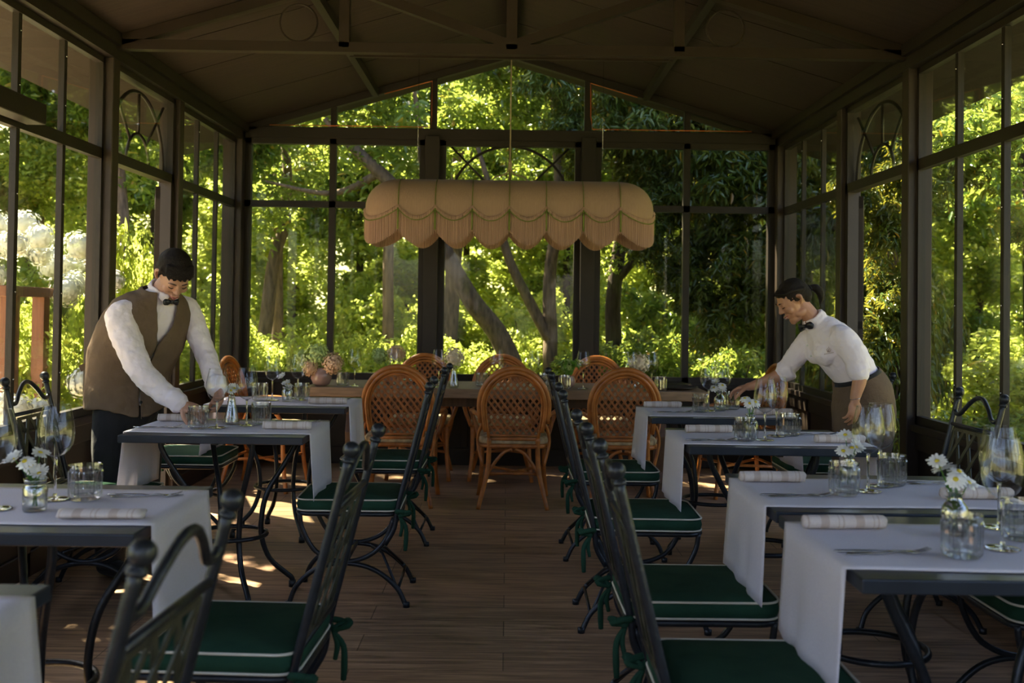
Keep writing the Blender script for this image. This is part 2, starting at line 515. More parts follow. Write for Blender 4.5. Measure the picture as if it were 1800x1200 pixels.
struct('floor', MB().box(-WX - 0.1, WX + 0.1, Y0 - 0.1, Y1 + 0.12, -0.12, 0.0), M['floor'])
cb = MB()
for s_ in (-1, 1):
    xo = 2.85 * s_
    a = [(0, ceil_z(0)), (xo, ceil_z(xo)), (xo, ceil_z(xo) + 0.12), (0, ceil_z(0) + 0.12)]
    vs = [(x, Y0 - 0.5, z) for x, z in a] + [(x, Y1 + 0.45, z) for x, z in a]
    cb.add(vs, [(0, 1, 2, 3), (7, 6, 5, 4), (0, 4, 5, 1), (1, 5, 6, 2), (2, 6, 7, 3), (3, 7, 4, 0)], False)
struct('ceiling', cb, M['ceiling'])
sb = MB()
for y in (0.9, 2.1, 3.3, 4.5, 5.9, 6.5, 7.4):
    for s_ in (-1, 1):
        sb.bar((0.02 * s_, y, ceil_z(0.02) - 0.002), (2.2 * s_, y, ceil_z(2.2) - 0.002), 0.008, 0.004)
struct('trim_1', sb, M['truss'])

# eave beams
struct('trim_2', MB().box(-2.30, -2.20, Y0, Y1, 2.665, 2.735).box(-2.34, -2.17, Y0, Y1, 2.735, 2.80), M['frame'])
struct('trim_3', MB().box(2.20, 2.30, Y0, Y1, 2.665, 2.735).box(2.17, 2.34, Y0, Y1, 2.735, 2.80), M['frame'])

POSTS = [-1.2, 0.2, 1.35, 2.85, 3.98, 5.50, 6.62]
for s_, nm in ((-1, 'wall_left'), (1, 'wall_right')):
    b = MB()
    # dado below the windows, open at the door bay
    for y0, y1 in ((Y0, 5.50), (6.70, Y1)):
        xa, xb = sorted((s_ * 2.27, s_ * 2.35))
        b.box(xa, xb, y0, y1, 0, 0.66)
    xa, xb = sorted((s_ * 2.25, s_ * 2.27))
    for y0, y1 in ((Y0, 5.50), (6.70, Y1)):
        y = y0
        while y < y1 - 0.1:
            ye = min(y + 0.75, y1)
            # raised frame of each panel
            b.box(xa, xb, y, y + 0.05, 0.0, 0.66)
            y = ye
        b.box(xa, xb, y0, y1, 0.0, 0.12); b.box(xa, xb, y0, y1, 0.56, 0.66)
    xa, xb = sorted((s_ * 2.225, s_ * 2.37))
    for y0, y1 in ((Y0, 5.50), (6.70, Y1)):
        b.box(xa, xb, y0, y1, 0.66, 0.70)
    xa, xb = sorted((s_ * 2.205, s_ * 2.34))
    for y in POSTS:
        b.box(xa, xb, y, y + 0.095, 0, 2.70)
    xa, xb = sorted((s_ * 2.20, s_ * 2.36))
    b.box(xa, xb, Y1 - 0.12, Y1 + 0.06, 0, 2.75)
    bevel(struct(nm, b, M['dado']), 0.004, 1)

def glaze(wall_x, y0, y1, n, name, zs=(0.70, 2.13, 2.67)):
    """side window bay between posts: frame + one mesh of panes"""
    s_ = 1 if wall_x > 0 else -1
    f = MB(); x0, x1 = sorted((s_ * 2.258, s_ * 2.288)); xi0, xi1 = sorted((s_ * 2.252, s_ * 2.292))
    f.box(xi0, xi1, y0, y1, zs[0], zs[0] + 0.045); f.box(xi0, xi1, y0, y1, zs[-1] - 0.04, zs[-1])
    f.box(xi0, xi1, y0, y1, zs[1] - 0.03, zs[1] + 0.03)
    f.box(xi0, xi1, y0, y0 + 0.025, zs[0], zs[-1]); f.box(xi0, xi1, y1 - 0.025, y1, zs[0], zs[-1])
    for i in range(1, n):
        y = y0 + (y1 - y0) * i / n
        f.box(x0, x1, y - 0.016, y + 0.016, zs[0], zs[-1])
    o = struct(name, f, M['frame'])
    p = MB(); p.box(*sorted((s_ * 2.270, s_ * 2.275)), y0 + 0.01, y1 - 0.01, zs[0] + 0.01, zs[-1] - 0.01)
    g = p.build('pane', M['pane'], o)
    # small screws on the mullions
    sc = MB()
    for i in range(1, n):
        y = y0 + (y1 - y0) * i / n
        for z in (0.95, 1.35, 1.8, 2.3, 2.55):
            sc.ell((s_ * 2.256, y, z), 0.006, nu=6, nv=4)
    sc.build('screw', M['chrome'], o)
    return o

def sunburst(f, cx, cz, R, axis, at, w=0.012):
    """semicircular arch with rays; axis 'x' -> lies in the x-z plane at y=at"""
    def P(u, v):
        return (u, at, v) if axis == 'x' else (at, u, v)
    f.tube([P(cx + R * math.cos(a), cz + R * math.sin(a)) for a in [PI * i / 24 for i in range(25)]], w, 6)
    f.tube([P(cx + 0.42 * R * math.cos(a), cz + 0.42 * R * math.sin(a)) for a in [PI * i / 16 for i in range(17)]], w * 0.8, 6)
    for a in (PI / 4, PI / 2, 3 * PI / 4):
        k = 1.38 if abs(a - PI / 2) > 0.1 else 1.0
        f.tube([P(cx + 0.42 * R * math.cos(a), cz + 0.42 * R * math.sin(a)), P(cx + k * R * math.cos(a), cz + k * R * math.sin(a))], w * 0.8, 6)

k = 1
for s_ in (-1, 1):
    for y0, y1, n in ((-1.1, 0.2, 3), (0.3, 1.35, 2), (1.45, 2.85, 3), (2.95, 3.98, 2), (4.08, 5.50, 3), (6.72, 8.16, 3)):
        glaze(s_ * WX, y0, y1, n, 'window_%d' % k); k += 1
    # fanlight above the open doorway
    f = MB(); x0, x1 = sorted((s_ * 2.235, s_ * 2.305))
    f.box(x0, x1, 5.60, 6.62, 2.10, 2.16); f.box(x0, x1, 5.60, 6.62, 2.63, 2.67)
    f.box(x0, x1, 5.60, 5.64, 2.1, 2.67); f.box(x0, x1, 6.58, 6.62, 2.1, 2.67)
    f.box(x0, x1, 5.60, 5.64, 0, 2.1); f.box(x0, x1, 6.56, 6.62, 0, 2.1)
    sunburst(f, 6.11, 2.16, 0.44, 'y', s_ * 2.29)
    o = struct('window_%d' % k, f, M['frame']); k += 1
    MB().box(*sorted((s_ * 2.268, s_ * 2.273)), 5.61, 6.61, 2.11, 2.66).build('pane', M['pane'], o)
    # door leaf folded back outside
    d = MB(); L = 0.94
    d.box(0, L, -0.02, 0.02, 0.02, 0.55)
    d.box(0, 0.07, -0.02, 0.02, 0.55, 2.08); d.box(L - 0.07, L, -0.02, 0.02, 0.55, 2.08); d.box(0, L, -0.02, 0.02, 2.0, 2.08)
    d.box(0, L, -0.02, 0.02, 1.2, 1.25)
    o = struct('door_%d' % (1 if s_ < 0 else 2), d, M['frame'])
    o.location = (s_ * 2.33, 6.60, 0.0)
    o.rotation_euler = (0, 0, math.atan2(0.94, s_ * 0.34))
    MB().box(0.07, L - 0.07, -0.003, 0.003, 0.55, 2.0).build('pane', M['pane'], o)
    hb = MB().tube([(0.03, 0.02, 1.0), (0.03, 0.07, 1.0), (0.14, 0.07, 1.0)], 0.009, 8)
    hb.tube([(0.03, -0.02, 1.0), (0.03, -0.07, 1.0), (0.14, -0.07, 1.0)], 0.009, 8).build('door_handle', M['chrome'], o)

# end wall
b = MB()
b.box(-2.36, 2.36, Y1, Y1 + 0.08, 0, 0.66); b.box(-2.3, 2.3, Y1 - 0.05, Y1 + 0.1, 0.66, 0.70)
b.box(-2.3, 2.3, Y1 - 0.02, Y1, 0, 0.14)
for x in (-1.9, -1.1, -0.35, 0.35, 1.1, 1.9):
    b.box(x - 0.03, x + 0.03, Y1 - 0.015, Y1, 0.14, 0.66)
b.box(-2.3, 2.3, Y1 - 0.04, Y1 + 0.06, 2.69, 2.785)
for x in (-0.643, 0.650):
    b.box(x - 0.06, x + 0.06, Y1 - 0.09, Y1 + 0.06, 0.0, 2.72)
for s_ in (-1, 1):
    b.bar((0, Y1, ceil_z(0) - 0.03), (s_ * 2.36, Y1, ceil_z(2.36) - 0.03), 0.08, 0.06)
    b.box(s_ * 0.643 - 0.03, s_ * 0.643 + 0.03, Y1 - 0.03, Y1 + 0.03, 2.78, ceil_z(0.643))
    b.box(s_ * 1.472 - 0.025, s_ * 1.472 + 0.025, Y1 - 0.03, Y1 + 0.03, 2.78, ceil_z(1.472))
bevel(struct('wall_back', b, M['frame']), 0.004, 1)
for (x0, x1, mull) in ((-2.2, -0.70, [-1.472]), (-0.583, 0.590, []), (0.71, 2.2, [1.472])):
    f = MB(); fy0, fy1 = Y1 - 0.03, Y1 + 0.03
    f.box(x0, x0 + 0.05, fy0, fy1, 0.70, 2.69); f.box(x1 - 0.05, x1, fy0, fy1, 0.70, 2.69)
    f.box(x0, x1, fy0, fy1, 0.70, 0.75); f.box(x0, x1, fy0, fy1, 2.645, 2.69)
    if mull:
        f.box(x0, x1, fy0, fy1, 2.118, 2.172)
        for x in mull:
            f.box(x - 0.027, x + 0.027, fy0, fy1, 0.70, 2.69)
    else:
        sunburst(f, 0.0, 2.15, 0.50, 'x', Y1 + 0.0)
        f.box(-0.012, 0.012, Y1 - 0.012, Y1 + 0.012, 2.15, 2.66)
        f.box(x0, x1, fy0, fy1, 2.118, 2.16)
    o = struct('window_%d' % k, f, M['frame']); k += 1
    MB().box(x0 + 0.01, x1 - 0.01, Y1 - 0.003, Y1 + 0.003, 0.71, 2.68).build('pane', M['pane'], o)
# gable panes
g = MB()
vs = []
for yy in (Y1 - 0.003, Y1 + 0.003):
    vs += [(-2.2, yy, 2.775), (2.2, yy, 2.775), (2.2, yy, 2.79), (0, yy, ceil_z(0) - 0.02), (-2.2, yy, 2.79)]
g.add(vs, [(0, 1, 2, 3, 4), (9, 8, 7, 6, 5), (0, 5, 6, 1), (1, 6, 7, 2), (2, 7, 8, 3), (3, 8, 9, 4), (4, 9, 5, 0)], False)
struct('window_%d' % k, g, M['pane']); k += 1

# rear wall (behind the camera): glazed frame
b = MB()
b.box(-2.36, 2.36, Y0 - 0.08, Y0, 0, 0.70); b.box(-2.3, 2.3, Y0 - 0.06, Y0 + 0.04, 2.69, 2.785)
for x in (-2.27, -1.47, -0.65, 0.65, 1.47, 2.27):
    b.box(x - 0.04, x + 0.04, Y0 - 0.05, Y0 + 0.04, 0, 2.75)
struct('wall_front', b, M['frame'])

# roof trusses
def truss(Y, name):
    b = MB(); zt = 2.747
    b.bar((-2.25, Y, zt), (2.25, Y, zt), 0.06, 0.056)
    for s_ in (-1, 1):
        b.bar((0, Y, ceil_z(0) - 0.035), (s_ * 2.27, Y, ceil_z(2.27) - 0.035), 0.06, 0.06)
        b.box(s_ * 0.935 - 0.028, s_ * 0.935 + 0.028, Y - 0.03, Y + 0.03, zt, ceil_z(0.935) - 0.04)
        b.bar((s_ * 0.02, Y, zt + 0.03), (s_ * 0.93, Y, ceil_z(0.935) - 0.07), 0.055, 0.055)
        c = Vector((s_ * 1.195, Y, 2.885))
        b.tube([c + Vector((0.105 * math.cos(a), 0, 0.105 * math.sin(a))) for a in [2 * PI * i / 28 for i in range(28)]], 0.006, 6, closed=True)
    b.box(-0.03, 0.03, Y - 0.03, Y + 0.03, zt, ceil_z(0) - 0.04)
    return struct(name, b, M['truss'])
truss(5.55, 'trim_4'); truss(2.80, 'trim_5')
b = MB()
for s_ in (-1, 1):
    b.box(s_ * 1.126 - 0.025, s_ * 1.126 + 0.025, Y0, Y1, ceil_z(1.126) - 0.065, ceil_z(1.126) - 0.005)
b.box(-0.03, 0.03, Y0, Y1, ceil_z(0) - 0.085, ceil_z(0) - 0.01)
struct('trim_6', b, M['frame'])
struct('trim_7', MB().bar((-1.13, 6.94, 3.055), (1.13, 6.94, 3.055), 0.03, 0.022), M['truss'])

# box casing fixed on the left window rail
o = MB().box(-2.235, -2.14, 3.7, 4.58, 2.12, 2.215).build('casing', M['frame'])
bevel(o, 0.006); tag(o, 'dark rectangular casing fixed along the left window rail by the frame edge', 'casing')
# copper light wires on the gable
def wire(pts, label):
    b = MB().tube(pts, 0.0035, 6)
    o = b.build('light_wire', M['copper'])
    return tag(o, label, 'wire', 'copper light wires on the gable')
yw = Y1 - 0.045
wire([(-2.0, yw, 2.795), (-0.66, yw, 2.795), (-0.655, yw, 2.9), (-0.655, yw, ceil_z(0.65) - 0.075), (-1.05, yw, ceil_z(1.05) - 0.07)],
     'thin orange copper light wire running along the left half of the gable')
wire([(2.0, yw, 2.795), (0.68, yw, 2.795), (0.665, yw, 2.9), (0.66, yw, ceil_z(0.65) - 0.075), (1.05, yw, ceil_z(1.05) - 0.07)],
     'thin orange copper light wire running along the right half of the gable')

# ================================================================== OUTSIDE
gb = MB()
NG = 40
vs = []; fs = []
for i in range(NG + 1):
    for j in range(NG + 1):
        x = -45 + 90 * i / NG; y = -25 + 95 * j / NG
        r = max(0.0, y - 15) * 0.30 + max(0.0, abs(x) - 14) * 0.22
        z = -0.14 + r + mnoise.noise(Vector((x * 0.15, y * 0.15, 0))) * 0.5 * min(1, max(0, (abs(x) - 5) / 6 + max(0, y - 12) / 6))
        if abs(x) < 3.4 and -3 < y < 10: z = -0.14
        vs.append((x, y, min(z, 9)))
for i in range(NG):
    for j in range(NG):
        a = i * (NG + 1) + j
        fs.append((a, a + NG + 1, a + NG + 2, a + 1))
gb.add(vs, fs)
struct('ground', gb, M['slope'])

struct('path', MB().box(-6.5, -2.45, -3, 8.4, -0.16, -0.10), M['bounce_strip'])  # unseen pale strip added to bounce warm sunlight into the room

def leaf_mesh(name, centers, radii, per, L, W_, droop, mat, outward=0.5):
    """many small folded leaves scattered on clump shells; one mesh"""
    P = []
    for c, r in zip(centers, radii):
        d = rng.normal(size=(per, 3)); d /= np.linalg.norm(d, axis=1)[:, None]
        rr = r * (0.45 + 0.6 * rng.random(per) ** 0.6)
        P.append(np.array(c) + d * rr[:, None] * np.array([1, 1, 0.85]))
    P = np.concatenate(P); n = len(P)
    d = rng.normal(size=(n, 3)); d[:, 2] = d[:, 2] * 0.6 - droop
    d /= np.linalg.norm(d, axis=1)[:, None]
    up = rng.normal(size=(n, 3)) * 0.7 + np.array([0, 0, 1.0])
    s = np.cross(d, up); s /= np.linalg.norm(s, axis=1)[:, None]
    u = np.cross(s, d)
    sz = (0.65 + 0.7 * rng.random(n))[:, None]
    l = L * sz; w = W_ * sz
    fold = w * 0.25
    b = P; t = P + d * l - u * l * 0.10
    l1 = P + d * l * 0.3 + s * w * 0.5 + u * fold; r1 = P + d * l * 0.3 - s * w * 0.5 + u * fold
    l2 = P + d * l * 0.68 + s * w * 0.38 + u * fold * 0.7; r2 = P + d * l * 0.68 - s * w * 0.38 + u * fold * 0.7
    V = np.stack([b, l1, l2, t, r2, r1], axis=1).reshape(-1, 3)
    base = (np.arange(n) * 6)[:, None]
    F = np.concatenate([base + np.array([0, 1, 2, 3]), base + np.array([0, 3, 4, 5])], axis=1).reshape(-1, 4)
    me = bpy.data.meshes.new(name)
    me.vertices.add(len(V)); me.vertices.foreach_set('co', V.astype(np.float32).ravel())
    me.loops.add(F.size); me.loops.foreach_set('vertex_index', F.astype(np.int32).ravel())
    me.polygons.add(len(F)); me.polygons.foreach_set('loop_start', (np.arange(len(F)) * 4).astype(np.int32))
    me.materials.append(mat)
    me.update(calc_edges=True)
    return me

def clumps(n, rad, r0, r1, flat=1.0):
    cs = []; rs = []
    for _ in range(n):
        d = rng.normal(size=3); d /= np.linalg.norm(d)
        q = rad * (0.35 + 0.65 * rng.random())
        cs.append(d * q * np.array([1, 1, flat])); rs.append(r0 + (r1 - r0) * rng.random())
    return cs, rs

LEAF = {}
c_, r_ = clumps(26, 0.85, 0.18, 0.34)
LEAF['bright'] = leaf_mesh('leaves', c_, r_, 190, 0.085, 0.050, 0.15, M['leaf_bright'])
c_, r_ = clumps(26, 0.85, 0.18, 0.34)
LEAF['mid'] = leaf_mesh('leaves', c_, r_, 200, 0.105, 0.042, 0.45, M['leaf_mid'])
c_, r_ = clumps(30, 0.85, 0.15, 0.32, 1.2)
LEAF['dark'] = leaf_mesh('leaves', c_, r_, 230, 0.125, 0.032, 0.9, M['leaf_dark'])
c_, r_ = clumps(22, 0.85, 0.12, 0.26, 0.9)
LEAF['sparse'] = leaf_mesh('leaves', c_, r_, 75, 0.11, 0.042, 0.5, M['leaf_mid'])

def foliage(kind, parent, loc, sc, name='foliage'):
    o = bpy.data.objects.new(name, LEAF[kind]); COL.objects.link(o)
    o.parent = parent; o.location = loc
    o.scale = sc if hasattr(sc, '__len__') else (sc, sc, sc)
    o.rotation_euler = (0, 0, random.random() * 6.28)
    return o

def shrub(kind, x, y, z0, sc, label, cat='shrub', name='shrub', group=None):
    if not hasattr(sc, '__len__'): sc = (sc, sc, sc)
    r = empty(name, (x, y, z0), 0, label, cat, group)
    foliage(kind, r, (0, 0, sc[2] * 0.95), sc)
    st = MB()
    for i in range(5):
        a = i * 1.256 + random.random()
        st.tube(catmull([(0.03 * math.cos(a), 0.03 * math.sin(a), 0), (0.12 * math.cos(a), 0.12 * math.sin(a), sc[2] * 0.6),
                         (0.4 * sc[0] * math.cos(a), 0.4 * sc[0] * math.sin(a), sc[2] * 1.3)], 4), [0.022, 0.014, 0.006], 6)
    st.build('stem', M['bark_dark'], r)
    return r

def tree(pts, rads, blobs, label, bark='bark', branches=(), name='tree', z0=None):
    """pts: trunk points in world; blobs: (kind, x, y, z, scale)"""
    p0 = Vector(pts[0])
    r = empty(name, p0, 0, label, 'tree', 'trees beyond the end window')
    tr = MB()
    C_ = catmull([Vector(p) - p0 for p in pts], 8)
    rr = lerp_list(list(rads), len(C_))
    C_ = [c + Vector((mnoise.noise(c * 2.0), mnoise.noise(c * 2.0 + Vector((5, 1, 2))), 0)) * 0.05 for c in C_]
    tr.tube(C_, rr, 12)
    tro = tr.build('trunk', M[bark], r)
    for bp_, br in branches:
        bb = MB().tube(catmull([Vector(p) - p0 for p in bp_], 6), br, 8)
        bb.build('branch', M[bark], r)
    for kind, x, y, z, sc in blobs:
        foliage(kind, r, Vector((x, y, z)) - p0, sc, 'foliage')
    return r

GZ = -0.16
# lower bright hedge beyond the end windows
hl = ['bright yellow-green shrub under the leftmost end window', 'bright shrub left of the left end-window mullion', 'sunny shrub right of the left end-window mullion',
      'bright shrub behind the left centre post', 'bright green shrub behind the left wicker chair back', 'sunlit shrub at the foot of the leaning trunks',
      'shaded shrub behind the right centre post', 'dark shrub under the right end window', 'dark shrub right of the right end-window mullion', 'dark leafy shrub at the right end corner']
hx = [-3.4, -2.65, -1.95, -1.2, -0.5, 0.25, 0.95, 1.7, 2.5, 3.3]
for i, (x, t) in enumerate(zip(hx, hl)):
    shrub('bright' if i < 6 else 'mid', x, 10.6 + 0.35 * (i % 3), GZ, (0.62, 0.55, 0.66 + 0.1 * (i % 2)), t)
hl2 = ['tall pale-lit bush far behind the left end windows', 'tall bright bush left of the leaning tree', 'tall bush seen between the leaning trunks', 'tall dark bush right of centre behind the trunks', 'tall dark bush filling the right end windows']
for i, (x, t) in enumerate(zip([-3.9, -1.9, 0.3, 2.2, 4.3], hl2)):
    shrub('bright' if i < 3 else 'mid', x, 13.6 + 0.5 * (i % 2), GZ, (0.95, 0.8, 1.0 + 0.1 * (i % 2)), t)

# trees
tree([(0.30, 10.6, GZ), (0.02, 10.6, 0.75), (-0.36, 10.55, 1.35), (-0.75, 10.5, 2.0), (-1.35, 10.4, 2.7), (-1.95, 10.4, 3.25)], [0.13, 0.115, 0.10, 0.085, 0.07, 0.03],
     [('sparse', -1.3, 10.7, 3.0, 0.95), ('sparse', -2.3, 10.9, 3.3, 0.9), ('sparse', -0.9, 11.4, 3.6, 0.95), ('mid', -1.7, 10.5, 3.7, 0.7), ('mid', -2.9, 10.6, 3.1, 0.65)],
     'grey leaning tree trunk slanting up left behind the fringed lamp',
     branches=[([(-0.62, 10.5, 1.85), (-0.9, 10.7, 2.3), (-0.95, 10.7, 2.9), (-1.05, 10.7, 3.7)], [0.06, 0.05, 0.04, 0.02]),
               ([(-1.35, 10.4, 2.7), (-1.9, 10.6, 2.5), (-2.7, 10.8, 2.65)], [0.05, 0.03, 0.012])])
tree([(0.48, 11.0, GZ), (0.47, 11.0, 0.9), (0.46, 11.0, 1.7), (0.55, 11.0, 2.6), (0.5, 11.1, 3.8), (0.4, 11.1, 4.8)], [0.085, 0.08, 0.07, 0.06, 0.05, 0.02],
     [('mid', 0.2, 11.2, 3.9, 0.85), ('sparse', 0.9, 11.0, 3.2, 0.8), ('sparse', -0.1, 11.6, 2.9, 0.7), ('dark', 0.3, 10.2, 4.1, 0.7), ('dark', 0.75, 10.4, 3.1, 0.5)],
     'slim upright tree trunk seen right of the middle wicker chair',
     branches=[([(0.47, 11.0, 0.95), (0.25, 11.0, 1.35), (0.0, 10.95, 1.85), (-0.15, 10.9, 2.4), (-0.4, 10.9, 3.2)], [0.065, 0.06, 0.05, 0.04, 0.02])])
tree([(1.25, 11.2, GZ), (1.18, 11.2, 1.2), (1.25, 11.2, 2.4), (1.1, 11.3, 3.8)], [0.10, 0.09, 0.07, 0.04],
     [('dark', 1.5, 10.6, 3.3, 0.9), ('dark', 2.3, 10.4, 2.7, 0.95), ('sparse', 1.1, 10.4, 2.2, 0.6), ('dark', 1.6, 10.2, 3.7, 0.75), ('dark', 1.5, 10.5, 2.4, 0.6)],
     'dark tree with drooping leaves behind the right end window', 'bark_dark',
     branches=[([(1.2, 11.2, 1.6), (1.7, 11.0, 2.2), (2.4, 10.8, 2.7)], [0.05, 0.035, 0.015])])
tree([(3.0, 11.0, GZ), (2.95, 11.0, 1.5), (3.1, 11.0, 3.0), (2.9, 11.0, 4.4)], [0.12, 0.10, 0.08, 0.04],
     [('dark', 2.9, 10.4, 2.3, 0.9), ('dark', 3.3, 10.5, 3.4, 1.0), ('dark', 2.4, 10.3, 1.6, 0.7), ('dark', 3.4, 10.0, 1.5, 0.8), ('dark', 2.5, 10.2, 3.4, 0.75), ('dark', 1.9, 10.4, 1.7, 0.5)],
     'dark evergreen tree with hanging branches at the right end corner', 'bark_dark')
tree([(-2.9, 11.6, GZ), (-2.8, 11.6, 1.4), (-2.6, 11.6, 2.6), (-2.7, 11.7, 4.2)], [0.09, 0.08, 0.06, 0.03],
     [('sparse', -2.8, 11.2, 2.6, 0.9), ('sparse', -3.5, 11.2, 3.5, 0.95), ('bright', -3.3, 12.0, 2.3, 0.7)],
     'thin tree with loose sunny leaves outside the left end corner', 'bark')
tree([(-0.9, 14.5, GZ), (-0.8, 14.5, 2.0), (-0.7, 14.5, 4.0), (-0.6, 14.5, 5.6)], [0.13, 0.11, 0.09, 0.04],
     [('mid', -0.9, 13.4, 4.0, 1.2), ('sparse', 0.9, 13.6, 4.4, 1.2), ('sparse', -2.6, 13.8, 4.2, 1.3), ('mid', 2.6, 13.4, 4.2, 1.3), ('mid', 1.6, 13.0, 2.9, 1.0)],
     'tall tree far behind the gable window with spreading crown')
# dense green background: columns of sunlit foliage
def back_tree(x, y, kinds, top, R_, label, group):
    blobs = []
    n = int((top - 0.4) / (R_ * 1.15)) + 1
    for i in range(n):
        blobs.append((kinds[i % len(kinds)], x + random.uniform(-0.3, 0.3), y + random.uniform(-0.3, 0.3), 0.5 + i * R_ * 1.15 + gz(x, y), R_ * random.uniform(0.92, 1.12)))
    t = tree([(x, y, GZ + gz(x, y) - 0.1), (x + 0.1, y, 1.8 + gz(x, y)), (x, y, top + gz(x, y))], [0.07, 0.055, 0.03], blobs, label, 'bark_dark')
    t['group'] = group
def gz(x, y): return max(0.0, y - 15) * 0.30 + max(0.0, abs(x) - 14) * 0.22
for i in range(12):
    x = -8.8 + 1.6 * i
    back_tree(x, 15.4 + 1.1 * (i % 2), ['bright', 'bright', 'mid'] if x < 1.5 else ['mid', 'bright', 'mid'], 6.0, 1.05, 'tall leafy tree in the dense sunlit greenery behind the end windows', 'background trees behind the end windows')
for i in range(9):
    back_tree(-8.0 + 2.0 * i, 18.6 + 0.8 * (i % 2), ['bright', 'mid', 'bright'], 2.6, 1.35, 'tall leafy tree at the very back of the sunlit greenery', 'farthest trees behind the end windows')
for i in range(6):
    back_tree(-8.2 - 0.5 * (i % 2) - 0.3 * i, 4.2 + 1.9 * i, ['bright', 'mid', 'mid'], 5.4, 1.15, 'tall leafy tree in the greenery beyond the left windows', 'background trees beyond the left windows')
for i in range(6):
    back_tree(9.4 + 0.5 * (i % 2) + 0.2 * i, 4.4 + 1.9 * i, ['bright', 'bright', 'mid'], 5.4, 1.15, 'tall leafy tree in the greenery beyond the right windows', 'background trees beyond the right windows')

for i in range(2, 5):  # unseen dark trees added to dim the reflections in the end panes
    back_tree(-4.8 + 2.4 * i, -6.4 - 0.8 * (i % 2), ['dark', 'mid', 'dark'], 3.6, 1.25, 'unseen dark tree added outside the front end to dim pane reflections', 'unseen trees added against pane reflections')

# right side beyond the doorway: hanging vine and bushes
tree([(3.5, 8.9, GZ), (3.45, 8.9, 1.6), (3.4, 8.8, 2.7), (3.5, 8.7, 3.4)], [0.08, 0.07, 0.06, 0.03],
     [('dark', 3.2, 8.4, 2.3, 0.52), ('dark', 3.25, 8.5, 1.3, 0.5), ('dark', 3.9, 8.6, 3.1, 0.75), ('dark', 3.3, 9.0, 3.2, 0.7)],
     'hanging dark-leaved tree outside the open right doorway', 'bark_dark')
tree([(4.35, 8.2, GZ), (4.3, 8.2, 2.0), (4.2, 8.1, 3.3)], [0.07, 0.06, 0.04],
     [('sparse', 3.85, 7.8, 2.85, 0.7), ('dark', 4.5, 8.5, 3.3, 0.85), ('sparse', 3.5, 7.3, 2.7, 0.55), ('sparse', 4.3, 7.9, 2.0, 0.45)],
     'tree with drooping twigs outside the right-hand windows', 'bark_dark')
shrub('bright', 4.75, 10.2, GZ, (0.75, 0.7, 0.62), 'sunny low bush outside the right windows')
shrub('bright', 5.6, 10.9, GZ, (0.9, 0.8, 0.75), 'bright bush further out beyond the right windows')
shrub('bright', 5.0, 9.3, GZ, (0.6, 0.6, 0.6), 'bright bush at the right frame edge outside')
shrub('mid', 3.9, 8.0, GZ, (0.5, 0.5, 0.42), 'dark green low bush close outside the right windows')
shrub('mid', 3.4, 6.6, GZ, (0.4, 0.45, 0.38), 'small dark bush below the right window sill')
# left side
shrub('bright', -4.5, 9.4, GZ, (0.95, 0.9, 1.25), 'tall yellow-green bush seen through the open left doorway')
shrub('bright', -3.08, 8.0, GZ, (0.42, 0.40, 1.28), 'tall sunlit bush filling the open left doorway')
shrub('bright', -3.8, 9.2, GZ + 0.1, (0.5, 0.5, 0.9), 'bright bush beside the open left doorway')
shrub('bright', -4.25, 9.3, GZ, (0.6, 0.6, 0.75), 'bright low bush outside the left windows behind the waiter')
shrub('bright', -5.2, 10.2, GZ, (0.8, 0.8, 0.9), 'bright bush further out beyond the left windows')
shrub('bright', -3.1, 7.0, GZ, (0.4, 0.4, 0.50), 'low green bush just outside the left window')
tree([(-5.6, 11.5, GZ), (-5.5, 11.5, 2.2), (-5.4, 11.4, 4.2)], [0.14, 0.11, 0.06],
     [('mid', -5.2, 10.8, 3.7, 1.0), ('mid', -5.9, 11.2, 2.6, 0.9), ('sparse', -4.9, 10.6, 3.6, 0.8), ('mid', -6.3, 10.8, 4.2, 1.2), ('bright', -4.9, 10.8, 2.7, 0.7)],
     'leafy tree over the white hydrangeas outside on the left')
tree([(-4.3, 10.8, GZ), (-4.2, 10.8, 2.0), (-4.3, 10.7, 3.8)], [0.09, 0.07, 0.04],
     [('sparse', -4.2, 11.0, 3.2, 0.9), ('bright', -4.8, 11.4, 3.3, 0.8), ('mid', -3.9, 10.8, 4.2, 1.0)],
     'young tree outside the left corner post')
# unseen trees added over the roof edges to block and dapple the sun
for i, x in enumerate((-3.9, -2.5, -1.1)):
    tree([(x - 0.4, 12.6, GZ), (x - 0.4, 12.4, 3.2), (x, 10.6, 5.0)], [0.08, 0.06, 0.03], [('mid', x, 10.2, 5.0, 0.85), ('mid', x - 0.5, 11.0, 5.6, 0.85)],
         'unseen slim tree added above the end windows to block the sun')['group'] = 'unseen sun-blocking trees above the end windows'
for i, y in enumerate((2.6, 4.3, 6.0, 7.7)):  # out-of-view crowns added to break up the sun from the left
    tree([(-6.2, y + 0.8, GZ), (-6.0, y + 0.7, 2.8), (-5.2, y + 0.4, 4.4)], [0.07, 0.05, 0.03], [('sparse', -5.0, y, 4.8, 0.95), ('mid' if i == 2 else 'sparse', -4.1, y + 1.4, 4.4, 0.72)],
         'unseen slim tree added over the left roof edge to dapple the sun')['group'] = 'unseen sun-dappling trees over the left roof edge'
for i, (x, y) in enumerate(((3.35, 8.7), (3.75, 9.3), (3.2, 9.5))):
    shrub('dark', x, y, GZ, (0.5, 0.5, 1.15 + 0.1 * i), 'dark climbing foliage filling the open right doorway, ' + ('nearest clump', 'clump on the right', 'farthest clump')[i])
